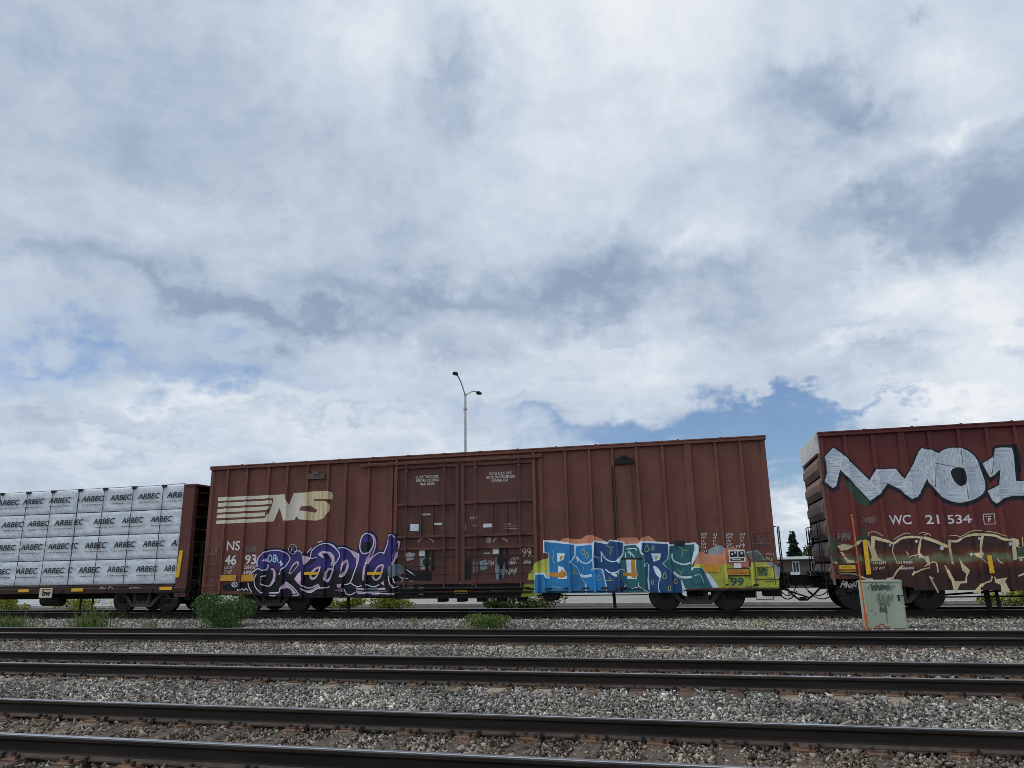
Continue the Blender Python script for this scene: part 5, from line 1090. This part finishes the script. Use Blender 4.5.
for k in range(1, 4):
    for c, (x0, x1) in enumerate(((xm_+.012, xr_), (xl_, xm_-.012))):
        t = MB(); z = rows_z[k]; t.bevbox(x0+.02, x1-.02, YC+.11, YC+.20, z-.005, z+.021, .004)
        tag(t.build('lumber_strip', 'wood'), 'thin wooden strip under the %s layer, %s column of wrapped lumber' % (LAY[k], ('right hand', 'left hand')[c]), 'wooden strip', 'wooden strips between the lumber packs')
strap_px = [(1, 499), (28, 496), (53, 493.5), (80, 492), (105, 490.5), (134, 488.5), (164, 487)]
names_ = ['first from the left edge of the photo', 'second from the left edge of the photo', 'third from the left edge of the photo', 'beside the joint of the packs', 'third from the bulkhead', 'second from the bulkhead', 'nearest the bulkhead']
for i, (sx_, sy_) in enumerate(strap_px):
    X = at(sx_, sy_, YC).x; t = MB(); zt2 = rows_z[4]+.02
    t.box(X-.012, X+.012, YC-.024, YC-.018, ZD-.02, zt2); t.box(X-.012, X+.012, YC-.024, YC+1.5, zt2, zt2+.006)
    t.bevbox(X-.06, X+.06, YC-.05, YC+.10, zt2-.06, zt2+.035, .015)
    tag(t.build('tie_down_strap', 'black'), 'dark tie-down strap over the wrapped lumber, '+names_[i], 'strap', 'straps over the lumber load')
t = MB(); pts = []
for i in range(len(strap_px)-1):
    a = Vector((at(*strap_px[i], YC).x, YC-.03, rows_z[4]+.045)); b = Vector((at(*strap_px[i+1], YC).x, YC-.03, rows_z[4]+.045)); pts += bezier(a, b, .015, 6)[:-1]
pts += [(xr_+.1, YC-.02, rows_z[4]+.06)]
t.tube(pts, .010, 5); tag(t.build('tie_down_cable', 'black'), 'thin dark cable running along the top edge of the wrapped lumber', 'cable')

# >>> SITE
# ------------------------------------------------------------------ cabinet and marker post
YK = 19.0
cb = [at(863.3, 580.2, YK), at(901.3, 580.2, YK), at(907.8, 628, YK), at(868.3, 628, YK)]
cx0, cx1 = (cb[0].x+cb[3].x)/2, (cb[1].x+cb[2].x)/2; cz1 = cb[0].z; cz0 = -.26
M['cab'] = carpaint('pale grey green enamel', (.38, .43, .32), rust=(.10, .07, .05), grime=.25)
cab = thing('utility_cabinet', ((cx0+cx1)/2, YK+.3, cz0), 'pale green metal utility cabinet with black scribbles standing by the rails at right', 'utility cabinet')
t = MB(); t.bevbox(cx0, cx1, YK, YK+.6, cz0, cz1-.05, .012); t.build('housing', 'cab', cab)
t = MB(); t.prism([(YK-.012, cz1-.048), (YK+.63, cz1-.048), (YK+.63, cz1-.02), (YK+.3, cz1), (YK-.012, cz1-.01)], 'x', cx0-.006, cx1+.006); t.build('lid', 'cab', cab)
t = MB(); t.bevbox(cx0+.035, cx1-.035, YK-.016, YK-.001, cz0+.10, cz1-.09, .005); dr = t.build('door', 'cab', cab)
t = MB(); t.bevbox(cx1-.13, cx1-.09, YK-.035, YK-.017, .45, .58, .006); t.box(cx1-.10, cx1+.015, YK-.022, YK-.017, cz1-.36, cz1-.345); t.build('latch', 'black', dr)
SK = Side(YK-.016, []); M['scrib'] = plain('black marker', (.07, .08, .068), .6); M['redpaint'] = plain('red paint marker', (.35, .03, .02), .6)
d = Decal(SK, ['scrib', 'redpaint'], 840, 540, 100/768, step=.0001, lift=.002)
for i in range(9): d.scribble(205+i*6, 330+(i % 3)*10, 430-i*8, 395-(i % 2)*18, 'scrib', 15, 2.6, 100+i)
for i in range(7): d.scribble(270+i*4, 400+i*12, 425-i*6, 450+i*12, 'scrib', 11, 2.4, 120+i)
for i in range(4): d.scribble(300, 490+i*8, 365, 560, 'scrib', 9, 2.4, 140+i)
d.stroke([(352, 540), (362, 610), (368, 640)], 4, 'scrib'); d.stroke([(232, 541), (250, 545)], 4, 'scrib'); d.stroke([(265, 565), (285, 570)], 4, 'scrib')
d.stroke([(270, 682), (285, 660), (305, 672), (300, 690)], 7, 'redpaint'); d.stroke([(300, 655), (330, 648), (345, 670), (335, 690)], 7, 'redpaint'); d.stroke([(345, 680), (365, 665), (385, 675), (370, 690)], 7, 'redpaint'); d.stroke([(265, 684), (390, 686)], 4, 'redpaint')
d.build('scribbles', dr, 'black marker scribbles and a red squiggle')
M['orangepole'] = plain('orange fibreglass', (.62, .13, .03), .6, var=.25); M['rubber'] = plain('dark boot', (.03, .03, .03), .8)
mp_ = thing('marker_post', tuple(at(866.8, 628, YK-.15)), 'thin orange marker post leaning beside the pale green cabinet', 'marker post')
p0 = at(867.6, 633, YK-.15); p1 = at(852, 516, YK-.15)
t = MB(); t.beam(p0, p1, .032, .012); t.tube([p0, p0.lerp(p1, .16)], .032, 8); t.build('pole', 'orangepole', mp_)
t = MB(); t.tube([p1, p1+(p1-p0).normalized()*.04], .026, 8); t.build('cap', 'orangepole', mp_)

# ------------------------------------------------------------------ plants
def leafmat(name, c, c2):
    def f(t, b):
        n = tnoise(t, 3.5, 3); g = mnode(t, 'ShaderNodeNewGeometry'); r = g.outputs['Random Per Island']
        col = tmix(t, n, c, c2); col = tmix(t, 1., col, tramp(t, r, [(0, (.6,)*3), (1, (1.45,)*3)]), 'MULTIPLY')
        t.links.new(col, b.inputs['Base Color']); b.inputs['Roughness'].default_value = .6; b.inputs['Specular IOR Level'].default_value = .3
        b.inputs['Transmission Weight'].default_value = 0
    return material(name, f)
M['leaf'] = leafmat('green leaves', (.045, .098, .022), (.105, .17, .042)); M['leaf_yel'] = leafmat('yellow green weeds', (.20, .25, .035), (.36, .38, .06)); M['grass'] = leafmat('fresh tall grass', (.075, .13, .028), (.17, .22, .055)); M['needle'] = leafmat('dark spruce needles', (.018, .04, .02), (.03, .06, .03)); M['leaf_dark'] = leafmat('dark tree leaves', (.022, .05, .016), (.045, .085, .025)); M['stem'] = plain('plant stem', (.10, .12, .04), .8); M['bark'] = plain('rough bark', (.09, .065, .045), .9, var=.4, scale=8); M['petal'] = plain('small pale flowers', (.6, .6, .5), .6); M['petal_yel'] = plain('yellow petals', (.7, .55, .04), .6)
def leaf(mb, p, d, L_, w_, r):
    d = d.normalized(); s_ = d.cross(Vector((r.uniform(-1, 1), r.uniform(-1, 1), r.uniform(-.3, 1)))).normalized(); n_ = s_.cross(d)
    mb.face([p, p+d*L_*.45+s_*w_/2+n_*L_*.06, p+d*L_, p+d*L_*.45-s_*w_/2+n_*L_*.06])
def shrub(name, base, rx_, ry_, h, n, L_, label, cat, mat='leaf', group=None, flowers=0, seed=1, stems=18, lobes=9):
    r = random.Random(seed); root = thing(name, base, label, cat, group); B = Vector(base)
    st = MB(); lf = MB()
    cs = [(Vector((r.uniform(-.62, .62)*rx_, r.uniform(-.62, .62)*ry_, h*r.uniform(.14, .76))), r.uniform(.28, .48)) for _ in range(lobes)]
    for i in range(stems):
        c, _ = cs[i % lobes]; e = B+c+Vector((r.uniform(-.2, .2)*rx_, r.uniform(-.2, .2)*ry_, h*.12)); st.tube([B+Vector((r.uniform(-.2, .2)*rx_, r.uniform(-.2, .2)*ry_, -.02)), B+c*.55, e], .007+.004*h, 5, .002)
    for i in range(n):
        c, rad = cs[r.randrange(lobes)]; u = Vector((r.gauss(0, 1), r.gauss(0, 1), r.gauss(0, 1))).normalized()*r.random()**.38
        p = B+c+Vector((u.x*rad*rx_*1.15, u.y*rad*ry_*1.15, u.z*rad*h*.85))
        if p.z < B.z+.01: p.z = B.z+.02+r.random()*.05
        leaf(lf, p, Vector((u.x+r.uniform(-.6, .6), u.y+r.uniform(-.6, .6), u.z*.5+r.uniform(-.1, .9))), L_*r.uniform(.6, 1.3), L_*.5*r.uniform(.7, 1.2), r)
    st.build('stem', 'stem', root); lf.build('foliage', mat, root)
    if flowers:
        fl = MB()
        for i in range(flowers):
            c, rad = cs[r.randrange(lobes)]; u = Vector((r.gauss(0, 1), -abs(r.gauss(0, 1)), abs(r.gauss(0, 1)))).normalized(); p = B+c+Vector((u.x*rad*rx_*1.15, u.y*rad*ry_*1.15, u.z*rad*h*.9))
            for k in range(3): leaf(fl, p, Vector((r.uniform(-1, 1), r.uniform(-1, 1), r.uniform(0, 1))), .03, .02, r)
        fl.build('flower', 'petal' if mat != 'weed' else 'petal_yel', root)
    return root
def grass_clump(name, base, rx_, ry_, h, n, label, cat, mat='grass', group=None, seed=1, seedheads=True):
    r = random.Random(seed); root = thing(name, base, label, cat, group); B = Vector(base); g_ = MB()
    for i in range(n):
        p = B+Vector((r.gauss(0, .45)*rx_, r.gauss(0, .45)*ry_, -.02)); hh = h*r.uniform(.35, 1); lean = Vector((r.gauss(0, .42), r.gauss(0, .35), 0))*hh
        w_ = r.uniform(.006, .013); s_ = Vector((r.uniform(-1, 1), r.uniform(-1, 1), 0)).normalized()*w_
        a, b, c = p+lean*.15+Vector((0, 0, hh*.4)), p+lean*.5+Vector((0, 0, hh*.8)), p+lean*1.25+Vector((0, 0, hh*r.uniform(.7, 1.05)))
        g_.add([p-s_, p+s_, a+s_*.9, a-s_*.9, b+s_*.6, b-s_*.6, c], [(0, 1, 2, 3), (3, 2, 4, 5), (5, 4, 6)])
    g_.build('blades', mat, root)
    if seedheads:
        s2 = MB()
        for i in range(max(3, n//25)):
            p = B+Vector((r.gauss(0, .4)*rx_, r.gauss(0, .4)*ry_, 0)); t_ = p+Vector((r.uniform(-.1, .1), r.uniform(-.1, .1), h*r.uniform(.8, 1.1))); s2.tube([p, p.lerp(t_, .5)+Vector((.01, 0, 0)), t_], .004, 4)
            for k in range(14): leaf(s2, t_-Vector((0, 0, .18*k/14)), Vector((r.uniform(-1, 1), r.uniform(-1, 1), .8)), .035, .012, r)
        s2.build('seed_head', 'stem', root)
    return root
GZ = -.22
def gp(px, Y): q = at(px, 620, Y); return (q.x, Y, GZ)
shrub('bush', gp(222, 19.2), 1.0, .75, .93, 11000, .060, 'rounded leafy green bush standing before the coupling of flatcar and boxcar', 'bush', flowers=14, seed=3, stems=26, lobes=14)
shrub('low_weed', gp(488, 19.0), .68, .42, .36, 4000, .05, 'low mound of bright green weeds in the gravel below the boxcar doors', 'weed', seed=5, lobes=10, mat='grass')
grass_clump('grass_tuft', gp(92, 18.2), 0.75, .4, .72, 300, 'tall green grass tuft in front of the flatcar wheels', 'grass', seed=4)
grass_clump('grass_tuft', gp(10, 18.4), 0.9, .4, .55, 300, 'wide grass tuft at the left edge of the photo by the rails', 'grass', seed=8)
grass_clump('grass_tuft', gp(152, 18.2), .25, .2, .5, 40, 'few thin grass stalks between the tall tuft and the bush', 'grass', seed=9)
shrub('small_weed', gp(415, 19.4), .16, .12, .30, 140, .035, 'tiny sparse green weed in the gravel left of the low mound', 'weed', seed=11, stems=5, lobes=4, mat='grass')
shrub('small_weed', gp(764, 19.4), .20, .14, .26, 150, .04, 'tiny yellow flowering weed in the gravel left of the cabinet', 'weed', seed=12, stems=5, lobes=4, mat='leaf_yel')
for (p, Y, rx_, h, sd_, lb_) in ((12, 28.5, 1.3, .75, 21, 'yellow green weeds behind the train, seen under the flatcar at the left edge'), (74, 28.8, 1.4, .55, 22, 'low yellow green weeds behind the flatcar tank'), (345, 28.6, 1.0, .5, 23, 'yellow green weeds behind the train beside the left boxcar wheels'), (392, 28.4, 1.3, .62, 24, 'yellow green weeds behind the train under the left boxcar door'),
                              (500, 28.2, .9, .5, 25, 'small leafy weeds behind the train under the right boxcar door'), (535, 28.2, 1.3, .75, 26, 'taller leafy weeds behind the train left of the round tank'), (1012, 29, 1.2, .6, 27, 'yellow green weeds behind the train at the right edge')):
    q = at(p, 600, Y); shrub('weed_clump', (q.x, Y, GZ), rx_*.9, .5, h*.85, 1500, .11, lb_, 'weeds', 'leaf_yel' if sd_ not in (25, 26) else 'grass', 'weeds growing behind the train', seed=sd_, stems=8, lobes=8)

# ------------------------------------------------------------------ things behind the train
M['whitewall'] = plain('white painted concrete', (.72, .74, .76), .7, var=.08, scale=1.2)
t = MB(); xa, xb = at(-60, 600, 34).x, at(101, 600, 34).x
lw = thing('low_wall', ((xa+xb)/2, 34, -.2), 'low white wall seen under the flatcar at left', 'wall')
t.bevbox(xa, xb, 34, 34.3, -.24, .22, .02); t.build('lower_course', 'whitewall', lw); t = MB(); t.bevbox(xa, xb, 34.03, 34.27, .245, .80, .02); t.build('upper_course', 'whitewall', lw)
t = MB(); t.box(xa, xb, 34.06, 34.24, .22, .245); t.build('joint', 'black', lw)
M['conc'] = plain('pale concrete kerb', (.42, .42, .39), .85, var=.2)
t = MB(); t.bevbox(-45, 30, 30.1, 30.35, -.24, -.09, .02); tag(t.build('kerb', 'conc'), kind='structure')
# street lamp with two arms
YL = 46.0
top = at(465.3, 397, YL); bz = gz(YL)
lm = thing('street_lamp', (top.x, YL, bz), 'tall grey street lamp with two curved arms rising behind the boxcar', 'street lamp')
t = MB(); t.tube([(top.x, YL, bz), (top.x, YL, top.z*.5), (top.x, YL, top.z+.25)], .13, 12, .075); t.tube([(top.x, YL, top.z-.9), (top.x, YL, top.z-.75)], .13, 12); t.tube([(top.x, YL, bz), (top.x, YL, bz+.25)], .2, 12); t.build('pole', 'steel_pipe', lm, True)
for (hx, hy, Yh) in ((456.5, 374.5, YL-2.3), (477.5, 392.2, YL+2.3)):
    e = at(hx, hy, Yh); a = MB(); p0 = Vector((top.x, YL, top.z+.05))
    hd = Vector((e.x-p0.x, e.y-p0.y, 0)); rise = e.z-p0.z
    a.tube([p0+hd*u+Vector((0, 0, rise*math.sin(u*math.pi/2)**.9)) for u in (0, .12, .28, .45, .62, .8, 1.0)], .045, 8); ao = a.build('arm', 'steel_pipe', lm, True)
    h_ = MB(); dn = hd.normalized(); sd2 = Vector((dn.y, -dn.x, 0)); P0 = e-dn*.15; P1 = e+dn*.62
    vs = []
    for u, w_, zt3, zb3 in ((0, .06, .04, -.04), (.3, .15, .08, -.06), (.75, .17, .07, -.08), (1, .08, .02, -.05)):
        c = P0.lerp(P1, u); vs += [c-sd2*w_+Vector((0, 0, zb3)), c+sd2*w_+Vector((0, 0, zb3)), c+sd2*w_*.8+Vector((0, 0, zt3)), c-sd2*w_*.8+Vector((0, 0, zt3))]
    fs = [(0, 1, 2, 3), (15, 14, 13, 12)]
    for k in range(3):
        for j in range(4): fs.append((k*4+j, k*4+(j+1) % 4, k*4+4+(j+1) % 4, k*4+4+j))
    h_.add(vs, fs); h_.build('lamp_head', 'under', ao)
# apartment house in the gap
YH = 65.0
hx0, hx1 = at(770, 570, YH).x, at(846, 570, YH).x; hb = gz(YH)
M['brickwall'] = plain('tan brown cladding', (.13, .105, .09), .85, var=.15, scale=2); M['trimwhite'] = plain('white fascia', (.75, .75, .74), .6, var=.06); M['pane'] = plain('window glass', (.05, .06, .07), .12, var=.2); M['balc'] = plain('white balcony panel', (.62, .63, .62), .6, var=.1)
hs = thing('apartment_house', ((hx0+hx1)/2, YH+4, hb), 'brown two storey house with a white flat roof edge and white balconies, between the boxcars', 'house')
ztop = at(805, 556.5, YH).z
t = MB(); t.box(hx0, hx1, YH, YH+9, hb, ztop-.22); t.build('wall', 'brickwall', hs)
t = MB(); t.bevbox(hx0-.6, hx1+.6, YH-.8, YH+9.5, ztop-.218, ztop, .03); t.build('roof', 'trimwhite', hs)
for wx in (778, 796, 815, 834):
    for row, (ya, yb_) in enumerate(((562.5, 573), (590, 600))):
        c0 = at(wx-3.2, ya, YH); c1 = at(wx+3.2, yb_, YH); t = MB()
        t.box(c0.x-.08, c1.x+.08, YH-.07, YH-.002, c1.z-.08, c0.z+.08); wn = t.build('window', 'trimwhite', hs)
        t = MB(); m_ = (c0.x+c1.x)/2; t.box(c0.x, m_-.03, YH-.09, YH-.071, c1.z, c0.z); t.box(m_+.03, c1.x, YH-.09, YH-.071, c1.z, c0.z); t.build('pane', 'pane', wn)
for wx in (796, 815, 834):
    c0 = at(wx-4.5, 572, YH-1.1); c1 = at(wx+4.5, 580, YH-1.1); t = MB()
    t.box(c0.x, c1.x, YH-1.1, YH-1.04, c1.z, c0.z); t.box(c0.x, c1.x, YH-1.038, YH-.1, c1.z, c1.z+.14); t.box(c0.x, c0.x+.05, YH-1.038, YH-.1, c1.z+.142, c0.z); t.box(c1.x-.05, c1.x, YH-1.038, YH-.1, c1.z+.142, c0.z); t.build('balcony', 'balc', hs)
# trees
def spruce(base, h, rad, label, seed):
    r = random.Random(seed); B = Vector(base); root = thing('spruce_tree', base, label, 'spruce'); t = MB(); t.tube([B, B+Vector((.02, 0, h*.5)), B+Vector((0, 0, h*.97))], .16, 8, .02); t.build('trunk', 'bark', root)
    c = MB(); z = .12*h
    while z < h*.99:
        f = 1-z/h; R0 = rad*(f**.85)*r.uniform(.8, 1.1)+.05; nb = max(4, int(10*f+4))
        for k in range(nb):
            a = r.uniform(0, 6.283); L_ = R0*r.uniform(.65, 1.08); d_ = Vector((math.cos(a), math.sin(a), 0)); s_ = Vector((-d_.y, d_.x, 0))
            o = B+Vector((0, 0, z+r.uniform(-.08, .08)))
            for j in range(max(4, int(L_*14))):
                u = (j+.5)/max(4, int(L_*14)); p = o+d_*L_*u+Vector((0, 0, -.22*L_*u+.10*L_*u*u))
                for sg_ in (-1, 1): leaf(c, p, d_*.6+s_*sg_*r.uniform(.4, 1)+Vector((0, 0, r.uniform(-.55, .1))), .38*(1.15-.5*u)*r.uniform(.7, 1.2), .17, r)
                leaf(c, p, d_+Vector((0, 0, r.uniform(-.3, .3))), .28, .12, r)
        z += .13+.08*f
    c.build('crown', 'needle', root)
YS = 85.0
q = at(791.5, 531, YS); spruce((q.x, YS, gz(YS)), q.z-gz(YS), 2.15, 'tall dark conical spruce rising behind the house between the boxcars', 5)
def decid(base, h, rad, label, seed, n=7000):
    r = random.Random(seed); B = Vector(base); root = thing('leafy_tree', base, label, 'tree', 'leafy trees in the distance'); t = MB(); t.tube([B, B+Vector((.1, 0, h*.35)), B+Vector((0, .1, h*.7))], .2, 8, .06)
    cs = []
    for i in range(16):
        a = r.uniform(0, 6.283); c = Vector((math.cos(a)*rad*r.uniform(.1, .75), math.sin(a)*rad*r.uniform(.1, .75), h*r.uniform(.4, .85))); cs.append((c, rad*r.uniform(.25, .42)))
        t.tube([B+Vector((0, 0, h*.3)), B+c*.6+Vector((0, 0, h*.1)), B+c], .06, 5, .02)
    t.build('trunk', 'bark', root); c_ = MB()
    for i in range(n):
        c, rr2 = cs[r.randrange(16)]; u = Vector((r.gauss(0, 1), r.gauss(0, 1), r.gauss(0, 1))).normalized()*r.random()**.4
        leaf(c_, B+c+u*rr2, u+Vector((r.uniform(-.5, .5), r.uniform(-.5, .5), r.uniform(-.4, .5))), .42*r.uniform(.6, 1.2), .26, r)
    c_.build('crown', 'leaf_dark', root)
for i, (px_i, Y, py_i, rad, lb_) in enumerate(((824, 92, 549, 3.4, 'broad dark leafy tree just right of the spruce behind the house'), (838, 100, 547, 4, 'dark leafy tree behind the end of the maroon boxcar'))):
    q = at(px_i, py_i, Y); decid((q.x, Y, gz(Y)), (q.z-gz(Y))*1.05, rad, lb_, 50+i)
M['stick'] = plain('bleached wood', (.42, .34, .24), .8, var=.3, scale=12, stretch=(1, 6, 6))
q = at(843, 719, 8.0); t = MB(); t.tube([(q.x-.14, 7.9, -.175), (q.x-.02, 8.02, -.165), (q.x+.10, 8.16, -.15)], .013, 6, .008)
tag(t.build('wooden_stick', 'stick'), 'short bleached wooden stick lying on the grey ballast near the front track', 'stick')
q = at(655, 632, 14.4); t = MB(); t.box(q.x-.35, q.x+.35, 14.1, 14.22, -.19, -.15); tag(t.build('wooden_board', 'stick'), 'short pale board lying in the gravel between the second and third tracks', 'board')
stones()
